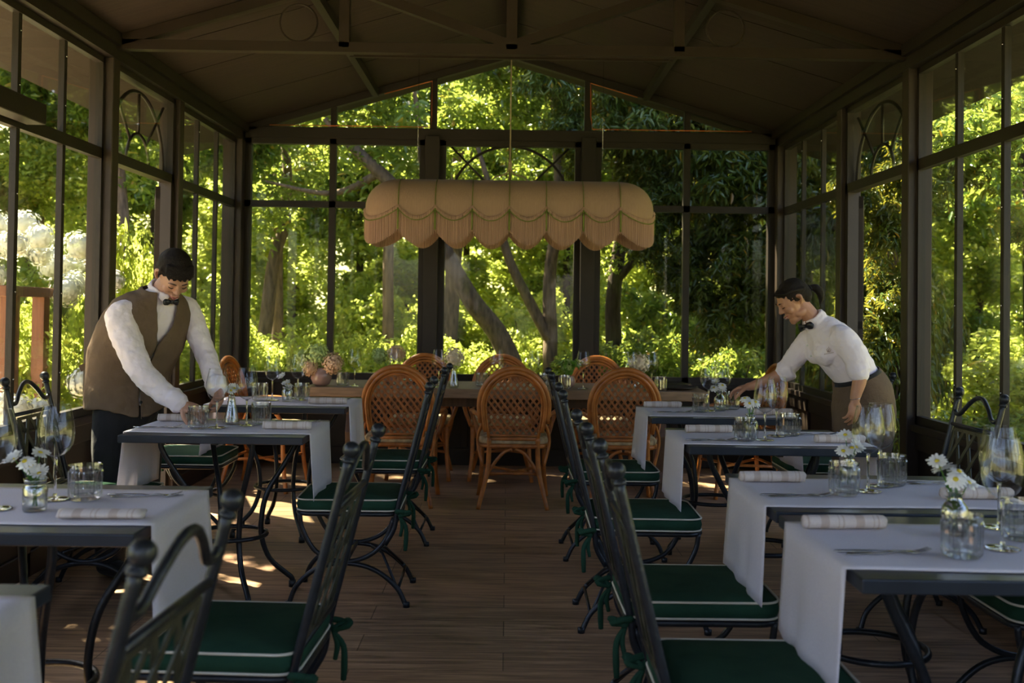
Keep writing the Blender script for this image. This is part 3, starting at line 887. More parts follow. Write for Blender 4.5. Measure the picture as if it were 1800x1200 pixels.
# white hydrangea bushes on the left
def hydrangea_bush(x, y, label, n=13, R=0.75, z=0.95, zr_=(0.9, 1.4)):
    r = empty('hydrangea_bush', (x, y, GZ), 0, label, 'bush', 'white hydrangea bushes outside on the left')
    foliage('bright', r, (0, 0, z * 0.62), (R, R, z * 0.7))
    b = MB()
    for i in range(n):
        a = random.random() * 6.28; q = R * (0.3 + 0.75 * random.random())
        c = Vector((q * math.cos(a), q * math.sin(a), z * random.uniform(*zr_) + 0.1))
        rad = 0.085 + 0.045 * random.random()
        b.ell(c, rad * 0.72, nu=10, nv=7)
        for _ in range(240):
            d = Vector((random.gauss(0, 1), random.gauss(0, 1), random.gauss(0, 1))).normalized()
            p = c + d * rad * random.uniform(0.75, 1.12); s1 = d.orthogonal().normalized(); s2 = d.cross(s1); w = 0.014
            b.add([p + s1 * w, p + (s1 + s2) * w * 0.7, p + s2 * w, p - s1 * w, p - (s1 + s2) * w * 0.7, p - s2 * w], [(0, 1, 2, 3, 4, 5)])
    b.build('bloom', M['whiteflower'], r)
    return r
hydrangea_bush(-3.50, 7.5, 'white hydrangea bush nearest the left windows', 11, 0.50, 1.25, (1.15, 1.5))
hydrangea_bush(-4.1, 8.3, 'white hydrangea bush further back on the left', 12, 0.60, 1.40, (1.1, 1.45))
hydrangea_bush(-2.95, 6.3, 'low white hydrangea bush below the left sill', 5, 0.35, 0.62)
gp = empty('arbour', (-3.25, 6.5, GZ), 0, 'brown wooden arbour posts outside the left windows', 'arbour')
for dx, dy in ((0, 0), (-0.15, 0.75)):
    bevel(MB().box(dx - 0.045, dx + 0.045, dy - 0.045, dy + 0.045, 0, 1.5).build('post', M['redwood'], gp))
bevel(MB().bar((0.05, -0.25, 1.53), (-0.20, 1.0, 1.53), 0.09, 0.07).build('beam', M['redwood'], gp))

# ================================================================== LAMP
def lamp():
    r = empty('pendant_lamp', (0.0, 7.2, 1.74), 0, 'long rose-beige fringed fabric lamp with green braid hanging over the wooden table', 'lamp')
    SL = 0.777; RR = 0.262      # half straight length, end radius
    per = [4 * SL / 12] * 6
    straight = 2 * SL; endl = PI * RR
    total = 2 * straight + 2 * endl
    # panel borders measured along the perimeter; start at front left of the straight
    bord = [straight * i / 6 for i in range(7)] + [straight + endl / 2, straight + endl] + [straight + endl + straight * i / 6 for i in range(1, 7)] + [2 * straight + endl + endl / 2]
    def at_s(s, k=1.0, off=0.0):
        s = s % total; R_ = RR * k + off
        if s < straight: return Vector((-SL + s, -R_, 0))
        s -= straight
        if s < endl:
            a = -PI / 2 + s / RR
            return Vector((SL + R_ * math.cos(a), R_ * math.sin(a), 0))
        s -= endl
        if s < straight: return Vector((SL - s, R_, 0))
        s -= straight
        a = PI / 2 + s / RR
        return Vector((-SL + R_ * math.cos(a), R_ * math.sin(a), 0))
    def scal(s):
        s = s % total
        bb = bord + [total]
        for i in range(len(bb) - 1):
            if s <= bb[i + 1] + 1e-9:
                t = (s - bb[i]) / (bb[i + 1] - bb[i]); break
        return 1 - (2 * t - 1) ** 2
    zr = 0.275; zt = 0.485
    N = 900
    S = [total * i / N for i in range(N)]
    # dome
    rings = [[at_s(s, 1.0, 0.001) + Vector((0, 0, zr - 0.012 - 0.078 * scal(s))) for s in S[::3]], [at_s(s, 1.0, 0.0005) + Vector((0, 0, zr - 0.006 - 0.035 * scal(s))) for s in S[::3]]]
    for q in range(11):
        a = q / 10 * PI / 2
        k = math.cos(a) ** 0.85 if q < 10 else 0.0
        z = zr + (zt - zr) * math.sin(a)
        rings.append([at_s(s, max(k, 0.02)) + Vector((0, 0, z)) for s in S[::3]])
    o = MB().loft(rings, cap=False).build('shade', M['shade'], r)
    m = o.modifiers.new('thick', 'SOLIDIFY'); m.thickness = 0.003
    # gathered ruffle following the swag
    ru = []
    for zf, off in ((0.020, 0.002), (0.006, 0.014), (-0.016, 0.006)):
        row = []
        for i, s in enumerate(S):
            w = 0.003 * math.sin(i * 2.1) + 0.002 * math.sin(i * 0.77)
            row.append(at_s(s, 1.0, off + w) + Vector((0, 0, zr - 0.012 - 0.078 * scal(s) + zf)))
        ru.append(row)
    MB().loft(ru, cap=False).build('ruffle', M['fringe'], r)
    # green braid under the ruffle
    br = MB().tube([at_s(s, 1.0, 0.013) + Vector((0, 0, zr - 0.027 - 0.078 * scal(s))) for s in S[::2]], 0.0035, 6, closed=True)
    br.build('braid', M['trimgreen'], r)
    # fringe curtain
    fr = []
    for zf in (0.0, 0.33, 0.66, 1.0):
        row = []
        for i, s in enumerate(S):
            w = 0.0022 * (1 if i % 2 else -1) + 0.0015 * math.sin(i * 1.3)
            zb = 0.102 - 0.098 * scal(s) + 0.003 * math.sin(i * 3.7)
            z0 = zr - 0.012 - 0.074 * scal(s)
            row.append(at_s(s, 1.0, 0.004 + w) + Vector((0, 0, z0 + (zb - z0) * zf)))
        fr.append(row)
    o = MB().loft(fr, cap=False, smooth=False).build('fringe', M['fringe'], r)
    # green ribs
    for b_ in bord:
        p = at_s(b_, 1.0, 0.010)
        g = MB().tube([p + Vector((0, 0, zr - 0.02)), p + Vector((0, 0, 0.105))], 0.006, 6)
        g.build('rib_tape', M['trimgreen'], r)
        g = MB().tube([at_s(b_, max(math.cos(a) ** 0.85, 0.02), 0.003) + Vector((0, 0, zr + (zt - zr) * math.sin(a) + 0.001)) for a in [PI / 2 * j / 12 * 0.96 for j in range(13)]], 0.0028, 5)
        g.build('seam_cord', M['trimgreen'], r)
    # inner frame ring, bulbs sockets bar and suspension
    MB().tube([at_s(s, 0.96) + Vector((0, 0, zr)) for s in S[::12]], 0.004, 5, closed=True).bar((-SL, 0, zt - 0.03), (SL, 0, zt - 0.03), 0.02, 0.02).build('wire_frame', M['iron'], r)
    c = MB().tube([(0, 0, zt), (0.0, 0, 1.62)], 0.005, 8)
    c.tube(catmull([(-0.13, 0, zt), (-0.10, 0, zt + 0.03), (-0.03, 0, zt + 0.05), (0, 0, zt + 0.10), (0.03, 0, zt + 0.05), (0.10, 0, zt + 0.03), (0.13, 0, zt)], 5), 0.006, 6)
    c.lathe([(0.0, zt + 0.08), (0.014, zt + 0.09), (0.014, zt + 0.13), (0.006, zt + 0.16)], n=12)
    c.build('hanging_cord', M['cord'], r)
    for x in (-0.67, 0.67):
        MB().tube([(x, 0, zt - 0.01), (x, 0, 1.42)], 0.0012, 5).build('suspension_wire', M['steel'], r)
    return r
lamp()

# ================================================================== IRON CHAIR
def rrect(hx, hy, r, n=6, cx=0, cy=0):
    out = []
    for sx, sy, a0 in ((1, 1, 0), (-1, 1, PI / 2), (-1, -1, PI), (1, -1, 3 * PI / 2)):
        for i in range(n + 1):
            a = a0 + PI / 2 * i / n
            out.append((cx + sx * (hx - r) + r * math.cos(a), cy + sy * (hy - r) + r * math.sin(a)))
    return out

def iron_chair():
    r = empty('garden_chair', (0, 0, 0))
    def B(y, z, off=0): return Vector((-0.128 * (z - 0.42) / 0.525 + off, y, z))
    for s_ in (-1, 1):
        y = 0.192 * s_
        p = MB().tube(catmull([B(y, 0.945), B(y, 0.80), B(y, 0.60), B(y, 0.42), Vector((0.012, y, 0.34)), Vector((0.05, y, 0.27))], 4), 0.0115, 10)
        o = p.build('back_post', M['iron'], r)
        t = B(y, 0.955)
        f = MB().ell(t + Vector((-0.002, 0, 0.004)), 0.021, nu=14, nv=10)
        f.tube([B(y, 0.928), B(y, 0.938)], 0.016, 10)
        f.build('finial', M['iron'], o)
        # curule side: U arc and foot arc
        y2 = 0.185 * s_
        MB().tube(catmull([(0.425, y2, 0.405), (0.41, y2, 0.33), (0.35, y2, 0.235), (0.24, y2, 0.192), (0.13, y2, 0.215), (0.055, y2, 0.28), (0.015, y2, 0.385)], 5), 0.0105, 8).build('side_arc', M['iron'], r)
        lg = MB().tube(catmull([(0.465, y2 * 1.05, 0.006), (0.43, y2, 0.09), (0.34, y2, 0.165), (0.22, y2, 0.186), (0.10, y2, 0.16), (0.0, y2, 0.085), (-0.045, y2 * 1.05, 0.006)], 5), 0.011, 8)
        lg.lathe([(0.0, 0.0), (0.015, 0.0), (0.015, 0.022), (0.0, 0.024)], (0.466, y2 * 1.05, 0), 10)
        lg.lathe([(0.0, 0.0), (0.015, 0.0), (0.015, 0.022), (0.0, 0.024)], (-0.046, y2 * 1.05, 0), 10)
        lg.build('leg', M['iron'], r)
        MB().tube([(0.0, y2, 0.09), (0.075, y2 * 0.3, 0.20), (0.13, 0, 0.215)], 0.007, 6).build('brace', M['iron'], r)
    MB().tube([(0.22, -0.185, 0.19), (0.22, 0.185, 0.19)], 0.009, 8).build('stretcher', M['iron'], r)
    MB().tube([(-0.01, -0.185, 0.08), (-0.01, 0.185, 0.08)], 0.007, 8).build('stretcher', M['iron'], r)
    sf = MB().tube([Vector((x, y, 0.402)) for x, y in rrect(0.222, 0.20, 0.06, 5, 0.215)], 0.0105, 8, closed=True)
    for i in range(6):
        sf.box(0.0, 0.43, -0.16 + i * 0.064 - 0.008, -0.16 + i * 0.064 + 0.008, 0.400, 0.405)
    sf.build('seat_frame', M['iron'], r)
    # top rail, cross bars
    ys = [-0.19, -0.165, -0.13, -0.09, -0.04, 0.0, 0.04, 0.09, 0.13, 0.165, 0.19]
    zs = [0.875, 0.862, 0.868, 0.905, 0.938, 0.946, 0.938, 0.905, 0.868, 0.862, 0.875]
    MB().tube(catmull([B(y, z) for y, z in zip(ys, zs)], 4), 0.010, 8).build('top_rail', M['iron'], r)
    MB().tube([B(-0.19, 0.815), B(0.19, 0.815)], 0.009, 8).build('cross_bar', M['iron'], r)
    MB().tube([B(-0.19, 0.475), B(0.19, 0.475)], 0.009, 8).build('cross_bar', M['iron'], r)
    lp = MB(); up = Vector((1, 0, 0.24)).normalized()
    x0, x1, z0, z1 = -0.150, 0.150, 0.49, 0.795
    for a, b_ in (((x0, z0), (x1, z0)), ((x0, z1), (x1, z1)), ((x0, z0), (x0, z1)), ((x1, z0), (x1, z1))):
        lp.bar(B(a[0], a[1]), B(b_[0], b_[1]), 0.014, 0.007, up)
    # diagonals of the lattice
    Wd, Hd = x1 - x0, z1 - z0
    for k_ in range(-2, 4):
        for sg in (1, -1):
            pts = []
            xs = x0 + Wd * k_ / 3
            for t in [i / 60 for i in range(61)]:
                x = xs + sg * t * Hd * 0.62 if sg > 0 else x1 - (xs - x0) - t * Hd * 0.62
                z = z0 + t * Hd
                if x0 <= x <= x1: pts.append((x, z))
            if len(pts) > 4:
                lp.bar(B(*pts[0], 0.002 * sg), B(*pts[-1], 0.002 * sg), 0.020, 0.005, up)
    lp.build('lattice_panel', M['iron_panel'], r)
    # cushion
    cu = MB(); rings = []
    for z, k_ in ((0.414, 0.93), (0.418, 0.99), (0.440, 1.012), (0.462, 0.99), (0.468, 0.93), (0.474, 0.6), (0.477, 0.2)):
        rings.append([(0.215 + (x - 0.215) * k_, y * k_, z + 0.0015 * math.sin(x * 40) * math.cos(y * 33)) for x, y in rrect(0.225, 0.21, 0.055, 6, 0.215)])
    cu.loft(rings)
    c = cu.build('seat_cushion', M['green'], r)
    pp = MB()
    for z in (0.4645, 0.4175):
        pp.tube([Vector((0.215 + (x - 0.215) * 1.0, y * 1.0, z)) for x, y in rrect(0.225, 0.21, 0.055, 6, 0.215)], 0.0036, 6, closed=True)
    pp.build('piping', M['piping'], c)
    for s_ in (-1, 1):
        t = MB(); y = 0.198 * s_; x = -0.012
        for a in (0.6, 2.4):
            t.tube(catmull([(x, y, 0.40), (x - 0.03 * math.cos(a) - 0.01, y + s_ * 0.02, 0.40 + 0.03 * math.sin(a)), (x - 0.045, y + s_ * 0.012 + 0.012 * math.cos(a), 0.405 + 0.018 * math.cos(a * 2)), (x, y, 0.395)], 4), [0.007, 0.010, 0.007], 6)
        t.ell((x - 0.006, y + s_ * 0.004, 0.398), (0.014, 0.012, 0.012), nu=8, nv=6)
        t.tube(catmull([(x, y, 0.395), (x - 0.028, y + 0.012 * s_, 0.35), (x - 0.03, y + 0.02 * s_, 0.29), (x - 0.028, y + 0.02 * s_, 0.25)], 4), [0.006, 0.009, 0.010, 0.008], 6)
        t.tube(catmull([(x, y, 0.395), (x - 0.012, y + 0.008 * s_, 0.355), (x - 0.005, y + 0.014 * s_, 0.31)], 4), [0.006, 0.009, 0.007], 6)
        t.build('tie_bow', M['green'], c)
    return r

chair0 = iron_chair()
used = [False]
def place_chair(x, y, rz, label, group=None, sc=1.0):
    if not used[0]:
        o = chair0; used[0] = True
    else:
        o = copy_tree(chair0)
    o.location = (x, y, 0); o.rotation_euler = (0, 0, rz); o.scale = (sc, sc, sc)
    tag(o, label, 'chair', group)
    return o
ga = 'green-cushioned iron chairs along the aisle'
gw = 'green-cushioned iron chairs by the windows'
# right row, backs to the aisle (facing +x)
place_chair(0.372, 2.36, 0.0, 'iron chair with green cushion at the front right table, biggest on the right', ga)
place_chair(0.365, 3.10, 0.01, 'iron chair with green cushion tucked at the second table of the right row', ga)
place_chair(0.362, 4.24, -0.01, 'iron chair with green cushion at the third table of the right row', ga)
place_chair(0.362, 5.38, 0.01, 'iron chair with green cushion at the farthest table of the right row', ga)
# left row, facing -x
place_chair(-0.63, 1.60, PI - 0.05, 'blurred iron chair cropped by the bottom left edge of the picture', ga)
place_chair(-0.50, 2.62, PI - 0.04, 'iron chair with green cushion and hanging tie at the second left table', ga)
place_chair(-0.475, 4.55, PI + 0.02, "iron chair with green cushion at the waiter's table, beside the aisle", ga)
place_chair(-0.472, 5.66, PI - 0.01, 'iron chair with green cushion at the farthest left table, beside the aisle', ga)
# window side chairs
place_chair(-2.03, 4.48, 0.02, 'iron lattice-back chair standing at the left window in front of the waiter', gw, 1.0)
place_chair(-2.02, 5.72, 0.0, 'iron chair with green cushion behind the waiter under the farthest left table', gw)
place_chair(1.915, 4.30, PI + 0.03, 'iron lattice-back chair at the right window in front of the dark post', gw)
place_chair(2.015, 5.74, PI, 'iron chair behind the waitress at the right windows', gw)
place_chair(1.92, 3.10, PI, 'iron chair by the right windows, mostly hidden by the front right tables', gw)

# ================================================================== WICKER ARMCHAIR (facing +y)
def wicker_chair():
    r = empty('wicker_armchair', (0, 0, 0))
    def Bk(x, z): return Vector((x, -0.215 - 0.09 * (z - 0.44) / 0.5, z))
    zc = 0.665
    def arch(a, b, zb, xb, n=20):
        pts = [Bk(-xb, zb), Bk(-(xb * 0.35 + a * 0.65), zb + (zc - zb) * 0.5)]
        pts += [Bk(-a * math.cos(PI * i / n), zc + b * math.sin(PI * i / n)) for i in range(n + 1)]
        pts += [Bk((xb * 0.35 + a * 0.65), zb + (zc - zb) * 0.5), Bk(xb, zb)]
        return catmull(pts, 2)
    bf = MB()
    bf.tube([p + Vector((0, 0.0, 0)) for p in arch(0.226, 0.252, 0.56, 0.215)], 0.018, 10)
    bf.tube([p + Vector((0, -0.012, 0)) for p in arch(0.204, 0.228, 0.50, 0.185)], 0.013, 8)
    o = bf.build('back_frame', M['rattan'], r)
    bi = MB().tube(arch(0.186, 0.206, 0.445, 0.158), 0.010, 8)
    bi.tube([Bk(-0.162, 0.452), Bk(0.162, 0.452)], 0.012, 8).tube([Bk(-0.16, 0.475), Bk(0.16, 0.475)], 0.008, 8)
    bi.build('back_inner_hoop', M['rattan'], r)
    # woven lattice clipped to the hoop
    def inside(x, z):
        if z < 0.47: return False
        if z > zc: return (x / 0.184) ** 2 + ((z - zc) / 0.204) ** 2 < 1
        t = (z - 0.445) / (zc - 0.445)
        return abs(x) < 0.158 + (0.184 - 0.158) * min(1, t * 1.4)
    wv = MB()
    for sg in (1, -1):
        ang = math.radians(52) * sg
        d = Vector((math.cos(ang), math.sin(ang))); nrm = Vector((-d.y, d.x))
        for k_ in range(-9, 10):
            for off in (0.0, 0.0074):
                q = (k_ + 0.5) * 0.033 + off
                run = []
                for t in [i * 0.008 - 0.35 for i in range(88)]:
                    x = d.x * t + nrm.x * q; z = 0.67 + d.y * t + nrm.y * q
                    if inside(x, z): run.append((x, z))
                if len(run) > 3:
                    P = [Bk(*run[0]), Bk(*run[-1])]
                    y = 0.003 * sg
                    wv.tube([p + Vector((0, y, 0)) for p in P], 0.0034, 5, cap=False)
    wv.build('back_weave', M['rattan_weave'], r)
    for s_ in (-1, 1):
        a = MB().tube(catmull([Bk(0.215 * s_, 0.60) + Vector((0, 0, 0)), Vector((0.262 * s_, -0.12, 0.615)), Vector((0.285 * s_, 0.03, 0.61)), Vector((0.285 * s_, 0.15, 0.575)), Vector((0.262 * s_, 0.20, 0.50)), Vector((0.225 * s_, 0.20, 0.41))], 5), 0.015, 8)
        a.tube(catmull([Vector((0.275 * s_, -0.02, 0.60)), Vector((0.25 * s_, -0.08, 0.5)), Vector((0.215 * s_, -0.12, 0.41))], 5), 0.008, 6)
        a.tube(catmull([Bk(0.205 * s_, 0.56), Vector((0.235 * s_, -0.2, 0.44)), Vector((0.20 * s_, -0.21, 0.27))], 5), 0.011, 6)
        a.build('arm', M['rattan'], r)
        MB().tube(catmull([Bk(0.158 * s_, 0.46), Vector((0.160 * s_, -0.205, 0.35)), Vector((0.168 * s_, -0.21, 0.24)), Vector((0.20 * s_, -0.235, 0.10)), Vector((0.225 * s_, -0.262, 0.0))], 5), [0.016, 0.017, 0.014], 10).build('leg', M['rattan'], r)
        MB().tube(catmull([(0.215 * s_, 0.195, 0.42), (0.215 * s_, 0.205, 0.2), (0.235 * s_, 0.235, 0.0)], 5), 0.016, 10).build('leg', M['rattan'], r)
        MB().tube(catmull([(0.01 * s_, -0.215, 0.385), (0.06 * s_, -0.215, 0.365), (0.11 * s_, -0.212, 0.31), (0.16 * s_, -0.21, 0.235)], 5), 0.011, 8).build('brace', M['rattan'], r)
    st = MB().tube([(-0.18, -0.205, 0.215), (0, 0.0, 0.20), (0.22, 0.21, 0.215)], 0.010, 8).tube([(0.18, -0.205, 0.215), (0, 0.0, 0.21), (-0.22, 0.21, 0.215)], 0.010, 8)
    st.tube([(-0.17, -0.205, 0.225), (0.17, -0.205, 0.225)], 0.010, 8)
    st.build('stretcher', M['rattan'], r)
    sf = MB().tube([Vector((x, y, 0.405)) for x, y in rrect(0.225, 0.215, 0.09, 6, 0, 0)], 0.015, 8, closed=True)
    rings = [[(x * k_, y * k_, z) for x, y in rrect(0.22, 0.21, 0.09, 6)] for z, k_ in ((0.395, 0.98), (0.408, 0.98))]
    sf.loft(rings)
    sf.build('seat', M['rattan_weave'], r)
    rings = [[(x * k_, y * k_, z) for x, y in rrect(0.225, 0.215, 0.08, 6)] for z, k_ in ((0.412, 0.92), (0.42, 1.0), (0.445, 1.02), (0.462, 0.97), (0.470, 0.6), (0.472, 0.2))]
    MB().loft(rings).build('cushion', M['floral'], r)
    return r
w0 = wicker_chair()
gwk = 'wicker armchairs around the long wooden table'
wk = [(-0.705, 6.73, 0.0, 'left wicker armchair on the near side of the long table'),
      (0.048, 6.73, 0.0, 'middle wicker armchair on the near side, standing free in the aisle'),
      (0.765, 6.73, 0.0, 'right wicker armchair on the near side, partly behind the green iron chairs'),
      (-0.66, 7.72, PI, 'left wicker armchair on the window side of the long table'),
      (-0.04, 7.72, PI, 'middle wicker armchair on the window side of the long table'),
      (0.72, 7.72, PI, 'right wicker armchair on the window side of the long table'),
      (-1.72, 7.16, -PI / 2 - 0.12, 'wicker armchair at the left end of the long table'),
      (1.66, 7.18, PI / 2 + 0.12, 'wicker armchair at the right end of the long table')]
for i, (x, y, rz, t) in enumerate(wk):
    o = w0 if i == 0 else copy_tree(w0)
    o.location = (x, y, 0); o.rotation_euler = (0, 0, rz)
    tag(o, t, 'armchair', gwk)

# ================================================================== LONG TABLE
lt = empty('dining_table', (0, 7.14, 0), 0, 'long weathered oak table in front of the end windows', 'table')
bevel(MB().box(-1.38, 1.38, -0.34, 0.36, 0.685, 0.75).build('tabletop', M['oldwood'], lt), 0.006)
MB().box(-1.25, 1.25, -0.05, 0.05, 0.60, 0.685).build('rail', M['darkwood'], lt)
for s_ in (-1, 1):
    b = MB(); prof = [(0.20, 0.0), (0.20, 0.06), (0.12, 0.09), (0.085, 0.16), (0.13, 0.30), (0.15, 0.42), (0.10, 0.54), (0.14, 0.62), (0.26, 0.66), (0.26, 0.685)]
    rings = [[(s_ * 1.08 - 0.05, -w, z), (s_ * 1.08 + 0.05, -w, z), (s_ * 1.08 + 0.05, w, z), (s_ * 1.08 - 0.05, w, z)] for w, z in prof]
    bevel(b.loft(rings, smooth=False).build('leg', M['darkwood'], lt), 0.005)

# ================================================================== BISTRO TABLES
HX, HY, TH = 0.39, 0.325, 0.75
def bistro():
    r = empty('bistro_table', (0, 0, 0))
    bevel(MB().box(-HX, HX, -HY, HY, TH - 0.032, TH).build('tabletop', M['slate'], r), 0.004)
    prof = [(0.315, 0.716), (0.305, 0.66), (0.245, 0.56), (0.175, 0.45), (0.148, 0.34), (0.150, 0.24), (0.19, 0.14), (0.265, 0.07), (0.297, 0.04), (0.30, 0.004)]
    for k_ in range(4):
        a = PI / 6 + k_ * PI / 2
        sy = 0.88
        l = MB().tube(catmull([(q * math.cos(a), q * math.sin(a) * sy, z) for q, z in prof], 4), 0.0125, 8)
        l.lathe([(0, 0), (0.017, 0), (0.017, 0.03), (0, 0.032)], (0.30 * math.cos(a), 0.30 * math.sin(a) * sy, 0), 10)
        l.build('leg', M['iron'], r)
    MB().tube([(0.165 * math.cos(a), 0.165 * math.sin(a) * 0.92, 0.27) for a in [2 * PI * i / 36 for i in range(36)]], 0.0105, 8, closed=True).build('ring', M['iron'], r)
    MB().box(-0.30, 0.30, -0.012, 0.012, TH - 0.046, TH - 0.032).box(-0.012, 0.012, -0.26, 0.26, TH - 0.046, TH - 0.032).build('underframe', M['iron'], r)
    return r
t0 = bistro()
def runner_mesh(seed):
    rg = random.Random(seed)
    path = []
    drop = 0.285
    for i in range(9): path.append(('l', -HX - 0.007, TH + 0.003 - drop * (1 - i / 8)))
    for i in range(1, 24): path.append(('t', -HX - 0.004 + (2 * HX + 0.008) * i / 24, TH + 0.0035))
    for i in range(9): path.append(('r', HX + 0.007, TH + 0.003 - drop * (i / 8)))
    hy = 0.238; n = 16
    rings = []
    ph = rg.random() * 6
    for kind, x, z in path:
        row = []
        dz = max(0, (TH - z)) / drop
        for j in range(n + 1):
            y = -hy + 2 * hy * j / n
            wv = 0.010 * dz * math.sin(y * 14 + ph) + 0.006 * dz * math.sin(y * 31 + ph * 2)
            sx = -1 if kind == 'l' else (1 if kind == 'r' else 0)
            row.append((x + sx * (0.004 + abs(wv) + 0.010 * dz) , y + 0.006 * math.sin(x * 9 + ph) + 0.01 * dz * (y / hy), z))
        rings.append(row)
    return MB().loft(rings, closed_ring=False, cap=False)
TABLES = [  # cx, cy, description, seed
    (1.142, 2.425, 'the front right table'), (1.145, 3.112, 'the second table of the right row'),
    (1.14, 4.405, 'the third table of the right row'), (1.14, 5.485, 'the farthest table of the right row'),
    (-1.285, 1.655, 'the table at the bottom left corner'), (-1.285, 2.735, 'the left table with the daisies'),
    (-1.245, 4.52, "the waiter's table"), (-1.268, 5.735, 'the farthest table of the left row')]
tlab = ['dark slate-topped iron table in front on the right, closest to the camera', 'dark slate-topped iron table pushed against the front right table',
        'dark slate-topped iron table in the middle of the right row', 'dark slate-topped iron table the waitress reaches over',
        'dark slate-topped iron table cropped at the bottom left corner', 'dark slate-topped iron table with daisies at the left edge',
        'dark slate-topped iron table the waiter is setting', 'dark slate-topped iron table behind the waiter, next to the wooden table']
for i, (x, y, d) in enumerate(TABLES):
    o = t0 if i == 0 else copy_tree(t0)
    o.location = (x, y, 0)
    if i == 1:
        o.location = (x, y, 0)
    tag(o, tlab[i], 'table', 'dark bistro tables')
    c = runner_mesh(i).build('table_runner', M['runner'], loc=(x, y + (-0.02 if i < 4 else 0.0), 0))
    m = c.modifiers.new('thick', 'SOLIDIFY'); m.thickness = 0.0018; m.offset = 1
    tag(c, 'white linen runner draped over ' + d, 'table runner', 'white linen table runners')

# ================================================================== TABLEWARE
ZT = TH + 0.0055
def wine_glass():
    """bowl, stem and foot of one glass under an empty"""
    n = 40
    r = empty('wine_glass', (0, 0, 0))
    bowl_ = [(0.0035, 0.116), (0.010, 0.1185), (0.021, 0.124), (0.033, 0.134), (0.0425, 0.150), (0.0480, 0.172), (0.0482, 0.192), (0.0455, 0.214), (0.0410, 0.238), (0.0355, 0.262)]
    C_ = catmull([(x, 0, z) for x, z in bowl_], 3)
    b = MB().lathe([(p.x, p.z) for p in C_], n=n)
    b.tube([(0.0355 * math.cos(2 * PI * i / n), 0.0355 * math.sin(2 * PI * i / n), 0.262) for i in range(n)], 0.0010, 6, closed=True)
    b.build('bowl', M['glass'], r)
    MB().lathe([(0.0, 0.006), (0.006, 0.010), (0.0042, 0.02), (0.0036, 0.05), (0.0036, 0.09), (0.0046, 0.108), (0.0062, 0.1165), (0.0, 0.119)], n=14).build('stem', M['solid'], r)
    MB().lathe([(0.0, 0.0006), (0.0395, 0.0006), (0.0405, 0.0018), (0.034, 0.0032), (0.016, 0.0055), (0.0, 0.0075)], n=n).build('foot', M['solid'], r)
    return r
WINE = 'wine'
wine0 = wine_glass(); wine_used = [False]
def tumbler_mesh():
    b = MB(); n = 46; R_ = 0.043
    prof = [(0.0, 0.0), (0.036, 0.0), (0.040, 0.003), (R_, 0.010), (R_ + 0.0005, 0.02), (R_ + 0.001, 0.05), (R_ + 0.0015, 0.078), (R_ + 0.001, 0.084), (R_ + 0.0015, 0.097),
            (R_ + 0.0005, 0.0985), (R_ - 0.0012, 0.097), (R_ - 0.003, 0.08), (R_ - 0.0035, 0.05), (R_ - 0.0045, 0.02), (0.030, 0.0145), (0.0, 0.0135)]
    rib = [False, False, False, True, True, True, True, False, False, False, False, False, False, False, False, False]
    b.lathe(prof, n=n, ribs=(0.045, 0.0, 1.0, rib))
    b.sm = [False] * len(b.sm)
    return b.mesh('tumbler', M['thick'])
TUM = tumbler_mesh()
def vase_mesh(kind):
    b = MB(); n = 40
    if kind == 'bottle':
        o = [(0.0, 0.0), (0.029, 0.0), (0.032, 0.004), (0.0325, 0.03), (0.0325, 0.06), (0.029, 0.072), (0.020, 0.083), (0.0165, 0.092), (0.017, 0.104), (0.021, 0.108)]
    elif kind == 'jar':
        o = [(0.0, 0.0), (0.028, 0.0), (0.030, 0.004), (0.0305, 0.03), (0.0305, 0.058), (0.027, 0.066), (0.025, 0.07), (0.028, 0.078), (0.029, 0.084)]
    else:
        o = [(0.0, 0.0), (0.033, 0.0), (0.036, 0.004), (0.036, 0.012), (0.030, 0.04), (0.023, 0.075), (0.016, 0.11), (0.015, 0.125), (0.018, 0.135)]
    inner = [(max(r - 0.0028, 0), z + (0.008 if z < 0.01 else 0)) for r, z in o[1:]][::-1] + [(0.0, 0.008)]
    b.lathe(o + inner, n=n, ribs=(0.02, 0.004, 0.2, [3 <= i <= 4 for i in range(40)]) if kind != 'cone' else None)
    return b.mesh('bud_vase', M['thick'] if kind != 'x' else M['glass'])
VASE = {k_: vase_mesh(k_) for k_ in ('bottle', 'jar', 'cone')}
def fork_mesh():
    b = MB(); rings = []
    prof = [(-0.10, 0.0045, 0.0012, 0), (-0.095, 0.0085, 0.0016, 0), (-0.06, 0.0070, 0.0018, 0.0005), (0.0, 0.0038, 0.0018, 0.003), (0.03, 0.0032, 0.0018, 0.006), (0.042, 0.007, 0.0012, 0.005), (0.052, 0.0115, 0.0011, 0.003), (0.062, 0.0125, 0.001, 0.003)]
    for x, w, t, z in prof:
        rings.append([(x, -w, z), (x, -w * 0.5, z + t), (x, w * 0.5, z + t), (x, w, z), (x, 0, z - t * 0.3)])
    b.loft(rings)
    for i in range(4):
        y = -0.0103 + i * 0.00687
        b.tube(catmull([(0.060, y, 0.003), (0.078, y, 0.006), (0.098, y * 0.9, 0.013)], 3), [0.0016, 0.0014, 0.0008], 6)
    return b.mesh('fork', M['steel'])
